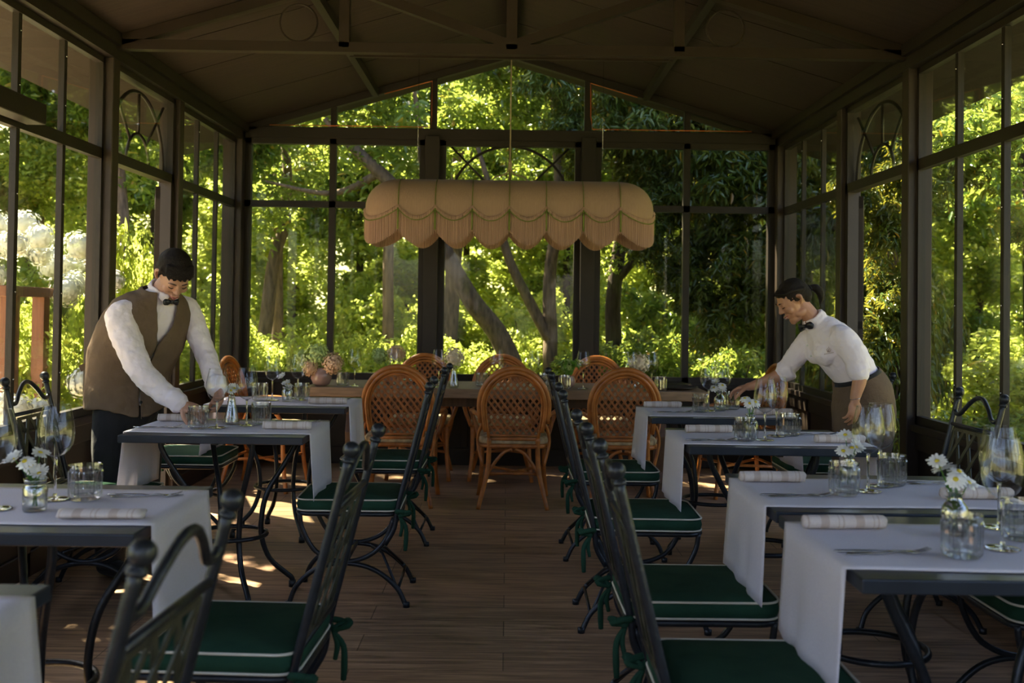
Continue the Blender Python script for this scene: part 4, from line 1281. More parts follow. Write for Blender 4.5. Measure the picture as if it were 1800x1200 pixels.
def knife_mesh():
    b = MB(); rings = []
    prof = [(-0.11, 0.004, 0.002, 0), (-0.105, 0.0085, 0.003, 0), (-0.06, 0.008, 0.0035, 0), (-0.01, 0.0055, 0.003, 0), (0.0, 0.006, 0.0016, 0), (0.03, 0.0085, 0.0011, 0.001), (0.08, 0.0085, 0.0009, 0.002), (0.105, 0.004, 0.0007, 0.0035)]
    for x, w, t, s_ in prof:
        rings.append([(x, -w + s_, 0.0005), (x, 0, t + 0.0005), (x, w, 0.0005 + t * 0.4), (x, 0, 0.0002)])
    b.loft(rings)
    return b.mesh('knife', M['steel'])
FORK = fork_mesh(); KNIFE = knife_mesh()
def napkin_mesh(flat=1.0, L=0.105, R_=0.0185):
    b = MB(); n = 26; rings = []
    for i in range(13):
        x = -L + 2 * L * i / 12
        row = []
        for j in range(n):
            t = j / n; a = 2 * PI * t
            rr = R_ * (1 + 0.03 * math.sin(x * 60 + a * 2) + 0.10 * max(0, math.cos(a + 0.6)) ** 8)
            e = 1.0 if 0 < i < 12 else 0.94
            row.append((x + (0.002 * math.sin(a * 3) if i in (0, 12) else 0), rr * math.cos(a) * (1 + (1 - flat) * 0.8) * e, R_ * flat + rr * flat * math.sin(a) * e))
        rings.append(row)
    # inner spiral at the ends
    b.loft(rings, cap=True)
    for xe in (-L - 0.0005, L + 0.0005):
        b.tube([(xe, R_ * 0.85 * (1 - k_ / 22) * math.cos(k_ * 0.75) * (1 + (1 - flat) * 0.8), R_ * flat * (1 + 0.85 * (1 - k_ / 22) * math.sin(k_ * 0.75))) for k_ in range(20)], 0.0011, 5)
    return b.mesh('napkin', M['napkin'])
NAP = napkin_mesh(0.92); NAPF = napkin_mesh(0.55, 0.105, 0.021)

def put(name, me, x, y, rz, label, cat, group, z=ZT, sc=1.0):
    if me == 'wine':
        o = copy_tree(wine0) if wine_used[0] else wine0
        wine_used[0] = True
    else:
        o = bpy.data.objects.new(name, me); COL.objects.link(o)
    o.location = (x, y, z); o.rotation_euler = (0, 0, rz); o.scale = (sc,) * 3
    return tag(o, label, cat, group)

def daisy_meshes(seed, cup):
    rg = random.Random(seed); p = MB()
    for ring, (n, L, z) in enumerate(((14, 0.026, 0.0), (12, 0.021, 0.003))):
        for i in range(n):
            a = 2 * PI * i / n + ring * 0.2 + rg.uniform(-0.12, 0.12)
            l_ = L * rg.uniform(0.82, 1.1); dz = cup * l_ + rg.uniform(-0.004, 0.004)
            c, s_ = math.cos(a), math.sin(a); w = 0.0042
            pts = [(0.004, 0, z), (l_ * 0.5, w, z + 0.003 + dz * 0.5), (l_ * 0.88, w * 0.8, z + dz * 0.9), (l_, 0, z + dz), (l_ * 0.88, -w * 0.8, z + dz * 0.9), (l_ * 0.5, -w, z + 0.003 + dz * 0.5)]
            p.add([(x * c - y * s_, x * s_ + y * c, zz) for x, y, zz in pts], [(0, 1, 2, 5), (2, 3, 4, 5)])
    return p.mesh('petals', M['petal'])
PETS = [daisy_meshes(1, 0.15), daisy_meshes(2, -0.30), daisy_meshes(3, 0.5)]
YOLK = MB().ell((0, 0, 0.003), (0.007, 0.007, 0.004), nu=10, nv=6).mesh('flower_centre', M['yolk'])
def daisies(x, y, top, n, where, seed, spread=0.045, lean=(0, 0)):
    rg = random.Random(seed)
    heads = []
    for i in range(n):
        a = 2 * PI * i / n + rg.random() * 0.7
        q = spread * (0.45 + 0.6 * rg.random()) if i else 0.01
        heads.append((q * math.cos(a) + lean[0], q * math.sin(a) * 0.8 + lean[1], top - 0.06 * rg.random(), a))
    heads.sort()
    words = {3: ['leftmost', 'middle', 'rightmost'], 4: ['leftmost', 'second from the left', 'third from the left', 'rightmost'],
             5: ['leftmost', 'second from the left', 'middle', 'second from the right', 'rightmost'],
             6: ['leftmost', 'second from the left', 'third from the left', 'third from the right', 'second from the right', 'rightmost']}[n]
    for i, (hx, hy, hz, a) in enumerate(heads):
        r = empty('daisy', (x, y, ZT), 0, 'white daisy, ' + words[i] + ' on ' + where, 'flower', 'white daisies on ' + where)
        st = MB().tube(catmull([(0.006 * math.cos(a + 2), 0.006 * math.sin(a + 2), 0.012), (hx * 0.2, hy * 0.2, hz * 0.55), (hx, hy, hz)], 5), 0.0014, 5)
        for q_ in range(3):
            z = hz * (0.35 + 0.12 * q_); c0 = Vector((hx * 0.2, hy * 0.2, z)); d = Vector((math.cos(q_ * 2.2 + a), math.sin(q_ * 2.2 + a), 0.5)) * 0.028
            w = Vector((-d.y, d.x, 0)) * 0.25
            st.add([c0, c0 + d * 0.5 + w, c0 + d, c0 + d * 0.5 - w], [(0, 1, 2, 3)])
        st.build('stem', M['stemgreen'], r)
        up = Vector((hx * 14 + rg.uniform(-0.4, 0.4), hy * 10 - 0.35 + rg.uniform(-0.5, 0.3), 0.7 + 0.3 * rg.random())).normalized()
        R_ = up.to_track_quat('Z', 'Y')
        for nm, me in (('petals', PETS[rg.randrange(3)]), ('flower_centre', YOLK)):
            o = bpy.data.objects.new(nm, me); COL.objects.link(o); o.parent = r
            o.location = (hx, hy, hz); o.rotation_mode = 'QUATERNION'; o.rotation_quaternion = R_

gG, gT, gV, gN, gF, gK = 'large wine glasses', 'ribbed water tumblers', 'glass bud vases', 'rolled striped napkins', 'forks laid on the runners', 'knives laid on the runners'
def cutlery(x, y, rz, where, which, flip=False):
    put('knife', KNIFE, x, y, rz, 'steel knife lying on %s, %s' % (where, which), 'knife', gK)
    c, s_ = math.cos(rz), math.sin(rz)
    put('fork', FORK, x + 0.01 * c - 0.018 * s_ * 0 , y - 0.022, rz + 0.04, 'steel fork lying on %s, %s' % (where, which), 'fork', gF)

A_, B_ = 'on the aisle side', 'on the window side'
# ---- front right table
w = 'the front right table'
put('napkin', NAP, 0.870, 2.565, 0.05, 'rolled striped napkin on %s %s' % (w, A_), 'napkin', gN)
cutlery(0.875, 2.325, 0.04, w, A_)
put('tumbler', TUM, 1.045, 2.285, 0, 'ribbed water tumbler on %s, nearest the camera' % w, 'tumbler', gT)
put('bud_vase', VASE['bottle'], 1.130, 2.51, 0, 'clear bottle-shaped bud vase with daisies on ' + w, 'vase', gV)
daisies(1.130, 2.51, 0.190, 6, w, 11, 0.065, (0.0, 0))
put('wine_glass', WINE, 1.180, 2.37, 0, 'large empty wine glass on %s, left of its two' % w, 'wine glass', gG)
put('wine_glass', WINE, 1.285, 2.60, 0, 'large empty wine glass on %s, right of its two' % w, 'wine glass', gG)
put('tumbler', TUM, 1.275, 2.47, 0, 'ribbed water tumbler on %s, at the right picture edge' % w, 'tumbler', gT)
# ---- second right table
w = 'the second table of the right row'
put('napkin', NAP, 0.868, 3.25, 0.05, 'rolled striped napkin on %s %s' % (w, A_), 'napkin', gN)
cutlery(0.878, 3.02, 0.04, w, A_)
put('tumbler', TUM, 1.030, 3.04, 0, 'ribbed water tumbler on %s, left of the vase' % w, 'tumbler', gT)
put('bud_vase', VASE['bottle'], 1.080, 3.14, 0, 'clear bottle-shaped bud vase with daisies on ' + w, 'vase', gV)
daisies(1.080, 3.14, 0.165, 4, w, 12, 0.035)
put('wine_glass', WINE, 1.125, 3.10, 0, 'large empty wine glass on %s, left of its two' % w, 'wine glass', gG)
put('wine_glass', WINE, 1.200, 3.20, 0, 'large empty wine glass on %s, right of its two' % w, 'wine glass', gG)
put('tumbler', TUM, 1.245, 3.22, 0, 'ribbed water tumbler on %s, right of the wine glasses' % w, 'tumbler', gT)
cutlery(1.40, 3.27, 0.02, w, B_)
put('napkin', NAP, 1.415, 3.00, 0.03, 'rolled striped napkin on %s %s' % (w, B_), 'napkin', gN)
# ---- third right
w = 'the third table of the right row'
put('napkin', NAP, 0.920, 4.535, 0.06, 'rolled striped napkin on %s %s' % (w, A_), 'napkin', gN)
cutlery(0.875, 4.27, 0.06, w, A_)
put('tumbler', TUM, 1.018, 4.255, 0, 'ribbed water tumbler on %s, left of the vase' % w, 'tumbler', gT)
put('bud_vase', VASE['bottle'], 1.060, 4.33, 0, 'clear bottle-shaped bud vase with daisies on ' + w, 'vase', gV)
daisies(1.060, 4.33, 0.185, 5, w, 13, 0.05)
put('wine_glass', WINE, 1.112, 4.29, 0, 'large empty wine glass on %s, left of its two' % w, 'wine glass', gG)
put('wine_glass', WINE, 1.200, 4.43, 0, 'large empty wine glass on %s, right of its two' % w, 'wine glass', gG)
put('tumbler', TUM, 1.268, 4.46, 0, 'ribbed water tumbler on %s, right of the wine glasses' % w, 'tumbler', gT)
cutlery(1.39, 4.52, 0.02, w, B_)
put('napkin', NAP, 1.415, 4.235, 0.05, 'rolled striped napkin on %s %s' % (w, B_), 'napkin', gN)
# ---- farthest right
w = 'the farthest table of the right row'
put('napkin', NAP, 0.885, 5.66, 0.06, 'rolled striped napkin on %s %s' % (w, A_), 'napkin', gN)
cutlery(0.90, 5.41, 0.06, w, A_)
put('tumbler', TUM, 1.056, 5.43, 0, 'ribbed water tumbler on %s, left of the wine glasses' % w, 'tumbler', gT)
put('bud_vase', VASE['bottle'], 1.180, 5.52, 0, "clear bud vase with daisies by the waitress's hand", 'vase', gV)
daisies(1.180, 5.52, 0.165, 4, w, 14, 0.04)
put('wine_glass', WINE, 1.112, 5.49, 0, 'large empty wine glass on %s, left of its two' % w, 'wine glass', gG)
put('wine_glass', WINE, 1.215, 5.62, 0, "large empty wine glass behind the daisies by the waitress's hand", 'wine glass', gG)
put('tumbler', TUM, 1.262, 5.60, 0, "ribbed water tumbler under the waitress's hand", 'tumbler', gT)
put('napkin', NAP, 1.425, 5.34, 0.05, 'rolled striped napkin on %s %s' % (w, B_), 'napkin', gN)
# ---- left daisies table
w = 'the left table with the daisies'
put('tumbler', TUM, -1.178, 2.80, 0, 'ribbed water tumbler standing right of the daisies on the left table', 'tumbler', gT)
put('bud_vase', VASE['jar'], -1.245, 2.645, 0, 'small ribbed jar vase with daisies at the left picture edge', 'vase', gV)
daisies(-1.245, 2.645, 0.15, 6, w, 15, 0.05, (0.0, 0))
put('wine_glass', WINE, -1.262, 2.80, 0, 'large empty wine glass behind the daisies on the left', 'wine glass', gG)
put('wine_glass', WINE, -1.355, 2.66, 0, 'large wine glass cut off by the left picture edge', 'wine glass', gG)
put('napkin', NAPF, -1.035, 2.565, 0.05, 'flat folded striped napkin on ' + w, 'napkin', gN)
cutlery(-1.035, 2.88, 0.06, w, A_)
# ---- waiter's table
w = "the waiter's table"
put('napkin', NAP, -1.525, 4.68, 0.05, 'rolled striped napkin on %s %s' % (w, B_), 'napkin', gN)
cutlery(-1.55, 4.44, 0.05, w, B_)
put('tumbler', TUM, -1.365, 4.42, 0, "ribbed water tumbler in front of the waiter's hand", 'tumbler', gT)
put('wine_glass', WINE, -1.292, 4.45, 0, "large empty wine glass in front of the waiter's fingers", 'wine glass', gG)
put('bud_vase', VASE['cone'], -1.268, 4.60, 0, 'conical clear vase held by the waiter', 'vase', gV)
daisies(-1.268, 4.60, 0.19, 3, w, 16, 0.03)
put('wine_glass', WINE, -1.185, 4.55, 0, "large empty wine glass on %s, right of its two" % w, 'wine glass', gG)
put('tumbler', TUM, -1.136, 4.62, 0, "ribbed water tumbler on %s, right of the wine glasses" % w, 'tumbler', gT)
cutlery(-0.985, 4.72, 0.05, w, A_)
put('napkin', NAP, -0.975, 4.44, 0.05, 'rolled striped napkin on %s %s' % (w, A_), 'napkin', gN)
# ---- farthest left
w = 'the farthest table of the left row'
put('tumbler', TUM, -1.420, 5.74, 0, 'ribbed water tumbler on %s, left of the wine glass' % w, 'tumbler', gT)
put('wine_glass', WINE, -1.353, 5.75, 0, 'large empty wine glass on %s, left of its two' % w, 'wine glass', gG)
put('bud_vase', VASE['jar'], -1.255, 5.70, 0, 'small ribbed jar vase with white flowers on ' + w, 'vase', gV)
daisies(-1.255, 5.70, 0.145, 4, w, 17, 0.035)
put('wine_glass', WINE, -1.230, 5.87, 0, 'large empty wine glass on %s, right of its two' % w, 'wine glass', gG)
put('tumbler', TUM, -1.190, 5.79, 0, 'ribbed water tumbler on %s, right of the vase' % w, 'tumbler', gT)
put('napkin', NAP, -1.005, 5.60, 0.05, 'rolled striped napkin on %s' % w, 'napkin', gN)
cutlery(-1.015, 5.86, 0.05, w, A_)

# ---- long table
def blossom(name_mat, rad, n=430):
    b = MB().ell((0, 0, 0), (rad * 0.66,) * 3)
    for _ in range(n):
        d = Vector((random.gauss(0, 1), random.gauss(0, 1), random.gauss(0, 1) + 0.25)).normalized()
        p = d * rad * (0.70 + 0.48 * random.random()); s1 = (d.orthogonal() + Vector((random.random(), random.random(), random.random())) * 0.6)
        s1 = (s1 - d * s1.dot(d)).normalized(); s2 = d.cross(s1); w_ = 0.0078
        c0 = p + d * 0.002
        b.add([p + s1 * w_, p + (s1 + s2) * w_ * 0.55, p + s2 * w_, p + (s2 - s1) * w_ * 0.55, p - s1 * w_, p - (s1 + s2) * w_ * 0.55, p - s2 * w_, p + (s1 - s2) * w_ * 0.55, c0],
              [(0, 1, 8), (1, 2, 8), (2, 3, 8), (3, 4, 8), (4, 5, 8), (5, 6, 8), (6, 7, 8), (7, 0, 8)])
    return b.mesh('flower_head', M[name_mat])
BL = {k_: blossom(k_, 0.062) for k_ in ('hyd_green', 'hyd_peach', 'hyd_cream')}
LZ = 0.752
def hydrangea(kind, x, y, z, sc, base, label, group):
    r = empty('hydrangea', (base[0], base[1], base[2]), 0, label, 'flower', group)
    o = bpy.data.objects.new('flower_head', BL[kind]); COL.objects.link(o); o.parent = r
    o.location = (x - base[0], y - base[1], z - base[2]); o.scale = (sc, sc, sc * 0.92)
    o.rotation_euler = (random.random() * 3, random.random() * 3, random.random() * 3)
    MB().tube(catmull([(0, 0, 0.0), ((x - base[0]) * 0.4, (y - base[1]) * 0.4, (z - base[2]) * 0.6), (x - base[0], y - base[1], z - base[2])], 4), 0.003, 5).build('stem', M['stemgreen'], r)
def bowl(x, y, label, sc=1.0, name='flower_bowl'):
    b = MB().lathe([(0, 0), (0.035, 0), (0.052, 0.012), (0.066, 0.045), (0.062, 0.08), (0.050, 0.105), (0.053, 0.112), (0.049, 0.112), (0.046, 0.10), (0.057, 0.075), (0.058, 0.045), (0.04, 0.014), (0, 0.012)], n=28)
    o = b.build(name, M['mauve'], loc=(x, y, LZ)); o.scale = (sc,) * 3
    return tag(o, label, 'vase', 'mauve ceramic flower bowls')
g = 'hydrangeas in the left mauve bowl'
bowl(-1.285, 6.90, 'mauve glazed bowl of hydrangeas at the left end of the wooden table', 1.1)
for kd, dx, dy, z, sc, t in [('hyd_green', -0.03, 0, 0.955, 1.35, 'lime green hydrangea head on top of the left bowl'), ('hyd_peach', 0.085, -0.02, 0.905, 1.15, 'peach hydrangea head on the right of the left bowl'),
                             ('hyd_peach', -0.065, -0.06, 0.875, 0.85, 'peach hydrangea head low in the left bowl'), ('hyd_green', -0.135, 0.04, 0.935, 0.95, 'small green hydrangea head on the far left of the left bowl')]:
    hydrangea(kd, -1.285 + dx, 6.90 + dy, z, sc, (-1.285, 6.90, LZ + 0.03), t, g)
bowl(-0.85, 7.22, 'mauve glazed bowl behind the left wicker chair back', 0.85)
g = 'hydrangeas behind the left wicker chair'
for kd, dx, dy, z, sc, t in [('hyd_green', -0.07, 0, 0.945, 1.0, 'green hydrangea head behind the left wicker chair'), ('hyd_peach', 0.045, 0.0, 0.965, 1.0, 'pink-beige hydrangea head behind the left wicker chair')]:
    hydrangea(kd, -0.85 + dx, 7.22 + dy, z, sc, (-0.85, 7.22, LZ + 0.03), t, g)
put('bud_vase', VASE['cone'], -0.37, 6.92, 0, 'clear vase with dried pink hydrangea on the wooden table', 'vase', gV, LZ)
hydrangea('hyd_cream', -0.37, 6.92, 0.955, 1.1, (-0.37, 6.92, LZ + 0.02), 'dried pink-cream hydrangea in the clear vase left of the aisle', 'single hydrangeas on the wooden table')
bowl(0.44, 7.08, 'mauve pot of green foliage on the wooden table', 0.7, 'flower_pot')
fr = empty('green_plant', (0.44, 7.08, LZ + 0.03), 0, 'bright green feathery plant in the pot behind the iron chair backs', 'plant')
b = MB()
for i in range(46):
    a = random.random() * 6.28; L_ = 0.08 + 0.10 * random.random(); d = Vector((math.cos(a), math.sin(a) * 0.8, 0))
    pts = catmull([(0, 0, 0), d * L_ * 0.4 + Vector((0, 0, 0.11 + 0.05 * random.random())), d * L_ + Vector((0, 0, 0.10 + 0.06 * random.random()))], 4)
    for q in range(2, len(pts) - 1):
        p = pts[q]; s1 = Vector((-d.y, d.x, 0)) * 0.012; t_ = (pts[q + 1] - p)
        b.add([p - s1, p + t_ * 1.3, p + s1, p - t_ * 0.3], [(0, 1, 2, 3)])
b.build('fronds', leaf_mat('fern_leaf', [(0, (0.10, 0.26, 0.03)), (1.0, (0.25, 0.42, 0.06)), (0.5, (0.18, 0.36, 0.05))], 0.4, 0.4, (0.4, 0.6, 0.08)), fr)
hydrangea('hyd_green', 0.43, 7.08, 0.90, 0.75, (0.44, 7.08, LZ + 0.03), 'green hydrangea head in the pot behind the iron chair backs', 'single hydrangeas on the wooden table')
put('bud_vase', VASE['jar'], 0.925, 7.10, 0, 'small jar vase behind the right wicker chair', 'vase', gV, LZ)
hydrangea('hyd_cream', 0.94, 7.10, 0.925, 1.15, (0.925, 7.10, LZ + 0.02), 'dried cream hydrangea behind the right wicker chair', 'single hydrangeas on the wooden table')
wl_ = [(-1.055, 6.90, 'wine glass right of the flower bowl on the wooden table'), (-0.475, 6.92, 'wine glass between the left wicker chair and the vase'),
       (-0.075, 6.98, 'wine glass above the middle wicker chair, left of its two'), (0.195, 6.98, 'wine glass above the middle wicker chair, right of its two'),
       (0.53, 6.95, 'wine glass right of the green potted plant'), (0.87, 7.02, 'wine glass left of the cream hydrangea'), (1.015, 7.00, 'wine glass right of the cream hydrangea'),
       (-0.80, 7.03, 'wine glass behind the left wicker chair back')]
for x, y, t in wl_:
    put('wine_glass', WINE, x, y, 0, 'large ' + t, 'wine glass', 'wine glasses on the wooden table', LZ, 0.98)
for x, y, t in [(-1.14, 6.92, 'ribbed tumbler beside the flower bowl on the wooden table'), (-0.18, 7.05, 'ribbed tumbler behind the middle wicker chair, left side'), (0.26, 7.10, 'ribbed tumbler behind the middle wicker chair, right side'),
                (1.06, 6.88, 'ribbed tumbler at the right end of the wooden table'), (0.40, 6.93, 'ribbed tumbler in front of the potted plant')]:
    put('tumbler', TUM, x, y, 0, t, 'tumbler', 'tumblers on the wooden table', LZ, 0.95)
PL = MB().lathe([(0, 0.0), (0.09, 0.0), (0.135, 0.010), (0.15, 0.016), (0.149, 0.019), (0.13, 0.013), (0.088, 0.004), (0, 0.004)], n=36).mesh('plate', M['tray'])
for x, y, z, t in [(1.20, 7.03, 0, 'dark plate at the right end of the wooden table, in front'), (1.20, 7.34, 0, 'dark plate at the right end of the wooden table, behind'), (-0.62, 7.34, 0, 'dark plate behind the left wicker chair back')]:
    put('plate', PL, x, y, 0, t, 'plate', 'dark plates on the wooden table', LZ)

# ================================================================== PEOPLE
def basis(f, u):
    f = Vector(f).normalized(); u = Vector(u); u = (u - f * u.dot(f)).normalized(); l = f.cross(u)
    return Matrix((l, f, u)).transposed()     # columns: right, forward, up

def remesh(o, vox, sm=4, disp=None):
    m = o.modifiers.new('remesh', 'REMESH'); m.mode = 'VOXEL'; m.voxel_size = vox; m.use_smooth_shade = True
    if sm:
        s_ = o.modifiers.new('smooth', 'SMOOTH'); s_.iterations = sm; s_.factor = 0.5
    if disp:
        t = bpy.data.textures.new('folds', 'CLOUDS'); t.noise_scale = disp[1]; t.noise_depth = 2
        d = o.modifiers.new('folds', 'DISPLACE'); d.texture = t; d.strength = disp[0]; d.mid_level = 0.5; d.texture_coords = 'GLOBAL'
    return o

def head(b, c, f, u, s=1.0, fem=False):
    R = basis(f, u); c = Vector(c)
    def P(x, y, z): return c + R @ (Vector((x, y, z)) * s)
    def E(x, y, z, rx, ry, rz): b.ell(P(x, y, z), (rx * s, ry * s, rz * s), R, 18, 12)
    E(0, -0.012, 0.028, 0.073, 0.092, 0.082)
    E(0, 0.030, 0.000, 0.062, 0.060, 0.080)
    E(0, 0.030, -0.045, 0.050, 0.055, 0.052)
    jw = 0.046 if fem else 0.052
    E(0, 0.045, -0.085, jw * 0.80, 0.040, 0.026)
    E(0, 0.065, -0.098, 0.020, 0.020, 0.016)          # chin
    for sx in (-1, 1):
        E(sx * 0.038, 0.060, -0.025, 0.022, 0.022, 0.022)  # cheek
        E(sx * 0.040, 0.015, -0.070, 0.018, 0.035, 0.022)  # jaw line
        E(sx * 0.027, 0.079, 0.024, 0.022, 0.010, 0.008)  # brow ridge
        E(sx * 0.030, 0.074, 0.008, 0.014, 0.012, 0.010)  # eyelid
        b.limb([P(sx * 0.073, -0.005, 0.024), P(sx * 0.081, -0.018, 0.018), P(sx * 0.081, -0.016, -0.004), P(sx * 0.074, -0.004, -0.022)], [0.007 * s, 0.009 * s, 0.008 * s, 0.007 * s], 8, 3)
    b.limb([P(0, 0.084, 0.018), P(0, 0.093, 0.000), P(0, 0.102, -0.018)], [0.008 * s, 0.008 * s, 0.0105 * s], 10, 3)
    for sx in (-1, 1):
        E(sx * 0.010, 0.092, -0.023, 0.007, 0.009, 0.006)
    E(0, 0.086, -0.050, 0.022, 0.012, 0.007); E(0, 0.084, -0.060, 0.019, 0.012, 0.007)
    return P, R

def face_marks(root, P, R, s, smile=False):
    e = MBW()
    for sx in (-1, 1):
        e.limb([P(sx * 0.018, 0.0835, 0.003), P(sx * 0.030, 0.0865, 0.0), P(sx * 0.043, 0.079, 0.004)], [0.0016 * s, 0.0026 * s, 0.0016 * s], 6, 3)
    e.build('eyelash', M['hair'], root)
    e = MBW()
    for sx in (-1, 1):
        e.limb([P(sx * 0.014, 0.089, 0.026), P(sx * 0.030, 0.0885, 0.032), P(sx * 0.048, 0.074, 0.024)], [0.002 * s, 0.0028 * s, 0.0012 * s], 6, 3)
    e.build('eyebrow', M['hair'], root)
    l = MBW()
    w = 0.026 if smile else 0.022; up = 0.006 if smile else 0.0
    l.limb([P(-w, 0.083, -0.053 + up), P(-0.010, 0.0965, -0.0515), P(0, 0.097, -0.053), P(0.010, 0.0965, -0.0515), P(w, 0.083, -0.053 + up)], [0.002 * s, 0.0042 * s, 0.0036 * s, 0.0042 * s, 0.002 * s], 8, 3)
    l.limb([P(-w * 0.8, 0.083, -0.058 + up), P(0, 0.0945, -0.0635), P(w * 0.8, 0.083, -0.058 + up)], [0.002 * s, 0.0048 * s, 0.002 * s], 8, 3)
    l.build('lips', M['lip'], root)
    if smile:
        MBW().limb([P(-0.017, 0.0905, -0.0545), P(0, 0.0985, -0.0575), P(0.017, 0.0905, -0.0545)], [0.0018 * s, 0.0030 * s, 0.0018 * s], 6, 3).build('teeth', M['teeth'], root)

def hand(b, wrist, d, n, thumb, curls=(0.5, 0.6, 0.7, 0.8), s=1.0, spread=0.10, tc=0.35):
    """wrist point, pointing direction d, palm-facing direction n, thumb side +1/-1"""
    w = Vector(wrist); d = Vector(d).normalized(); n = Vector(n); n = (n - d * n.dot(d)).normalized(); l = d.cross(n) * thumb
    R = Matrix((l, d, n)).transposed()
    b.ell(w + d * 0.048 * s, (0.040 * s, 0.052 * s, 0.016 * s), R, 14, 8)
    b.ell(w + d * 0.065 * s + l * 0.004, (0.040 * s, 0.030 * s, 0.014 * s), R, 14, 8)
    b.ell(w + d * 0.028 * s + l * 0.022 * s + n * 0.006, (0.016 * s, 0.030 * s, 0.014 * s), R, 12, 8)
    b.limb([w - d * 0.02, w + d * 0.02], [0.027 * s, 0.024 * s], 12)
    L = [(0.029, 0.072), (0.010, 0.080), (-0.010, 0.075), (-0.029, 0.060)]
    for i, (off, ln) in enumerate(L):
        base = w + d * (0.082 - 0.006 * abs(i - 1.2)) * s + l * off * s
        a = 0.15; p = base.copy(); pts = [base - d * 0.02 * s, base]
        dd = (d + l * spread * (1.2 - i) * 0.8).normalized()
        for seg, k_ in ((0.45, 0.6), (0.30, 1.0), (0.25, 0.8)):
            a += curls[i] * k_
            p = p + (dd * math.cos(a) + n * math.sin(a)) * ln * seg * s
            pts.append(p.copy())
        b.limb(pts, [0.0085 * s, 0.0092 * s, 0.0084 * s, 0.0078 * s, 0.0062 * s], 9, 3)
    t0_ = w + d * 0.022 * s + l * 0.026 * s + n * 0.006 * s
    t1 = t0_ + (l * 0.75 + d * 0.6 + n * tc) * 0.034 * s
    t2 = t1 + (l * 0.30 + d * 0.9 + n * (tc + 0.2)) * 0.028 * s
    t3 = t2 + (l * 0.0 + d * 0.95 + n * (tc + 0.35)) * 0.022 * s
    b.limb([t0_, t1, t2, t3], [0.013 * s, 0.0108 * s, 0.0094 * s, 0.0075 * s], 9, 3)

def torso_rings(sp, lat, ab, n=40, pw=2.2, grow=0.0, hem=None):
    sp = [Vector(p) for p in sp]
    k = 5
    C = catmull(sp, k); A = lerp_list([a for a, _ in ab], len(C)); B_ = lerp_list([b_ for _, b_ in ab], len(C))
    lat = Vector(lat).normalized(); rings = []
    for i, c in enumerate(C):
        t = (C[min(i + 1, len(C) - 1)] - C[max(i - 1, 0)]).normalized()
        l = (lat - t * lat.dot(t)).normalized(); f = t.cross(l)     # forward
        row = []
        for j in range(n):
            a = 2 * PI * j / n                                        # 0 = forward
            cx, sy = math.cos(a), math.sin(a)
            q = (abs(cx) ** pw + abs(sy) ** pw) ** (-1 / pw)
            p = c + f * cx * q * (B_[i] + grow) + l * sy * q * (A[i] + grow)
            if hem and i <= 3:
                p.z -= hem * max(0, cx) ** 6 * (1 - i / 4)
            row.append(p)
        rings.append(row)
    return rings

# ---------------------------------------------------------------- waiter
man = empty('person', (-1.84, 4.86, 0), 0, 'person in a taupe vest and black bow tie bending over a left table', 'person')
inv = Matrix.Translation((1.84, -4.86, 0))
def pb(mb, name, mat, root):
    """build a part whose vertices are in world coordinates under a root at a place"""
    off = Vector(root.location)
    mb.v = [tuple(Vector(v) - off) for v in mb.v]
    return mb.build(name, mat, root)
MBplain = MB
class MBW(MBplain):
    root = None
    def build(s, name, mat, parent=None, loc=None):
        r = parent
        base = r
        while base.parent is not None: base = base.parent
        off = Vector(base.location)
        s.v = [tuple(Vector(v) - off) for v in s.v]
        return MBplain.build(s, name, mat, parent)


spm = [(-1.845, 4.86, 0.80), (-1.852, 4.865, 0.92), (-1.835, 4.86, 1.04), (-1.775, 4.845, 1.16), (-1.722, 4.835, 1.255), (-1.692, 4.825, 1.325), (-1.68, 4.815, 1.375)]
latm = (-0.74, -0.65, -0.12)
abm = [(0.190, 0.155), (0.182, 0.150), (0.190, 0.155), (0.200, 0.152), (0.185, 0.130), (0.135, 0.092), (0.060, 0.060)]
fm = Vector((0.415, -0.53, -0.74)); um = Vector((0.46, -0.585, 0.67)); hc = Vector((-1.607, 4.775, 1.440))
RS, RE, RW = Vector((-1.820, 4.690, 1.240)), Vector((-1.683, 4.60, 0.985)), Vector((-1.510, 4.595, 0.848))
LS, LE, LW = Vector((-1.600, 4.960, 1.275)), Vector((-1.495, 4.915, 1.075)), Vector((-1.392, 4.80, 0.895))
def body_man():
    b = MBW()
    P, R = head(b, hc, fm, um, 1.0)
    b.limb([(-1.70, 4.835, 1.29), (-1.672, 4.815, 1.36), hc + Vector((-0.02, 0.02, -0.03))], [0.062, 0.056, 0.055], 16)
    b.loft(torso_rings(spm[:-1], latm, [(x - 0.03, y - 0.03) for x, y in abm[:-1]], 28))
    b.limb([RS, RE, RW], [0.05, 0.038, 0.028]); b.limb([LS, LE, LW], [0.05, 0.038, 0.028])
    hd = (Vector((-1.345, 4.60, 0.785)) - RW)
    hand(b, RW + hd * 0.05, hd, (0.35, 0.35, -0.85), -1, (0.30, 0.35, 0.42, 0.5), 0.98, 0.08, 0.5)
    hd = (Vector((-1.325, 4.68, 0.80)) - LW)
    hand(b, LW + hd * 0.05, hd, (-0.75, -0.6, 0.1), 1, (0.45, 0.5, 0.55, 0.6), 0.98, 0.1, 0.5)
    for sx, h, kn, an in ((1, (-1.885, 4.79, 0.80), (-1.875, 4.76, 0.44), (-1.885, 4.78, 0.07)), (-1, (-1.79, 4.92, 0.80), (-1.79, 4.93, 0.44), (-1.80, 4.96, 0.07))):
        b.limb([h, kn, an], [0.07, 0.05, 0.035])
        b.limb([an, Vector(an) + Vector((0.10, -0.08, -0.035))], [0.035, 0.028])
    return b, P, R
b, Pm, Rm = body_man()
remesh(b.build('body', M['skin'], man), 0.0036, 5)
face_b = MBW
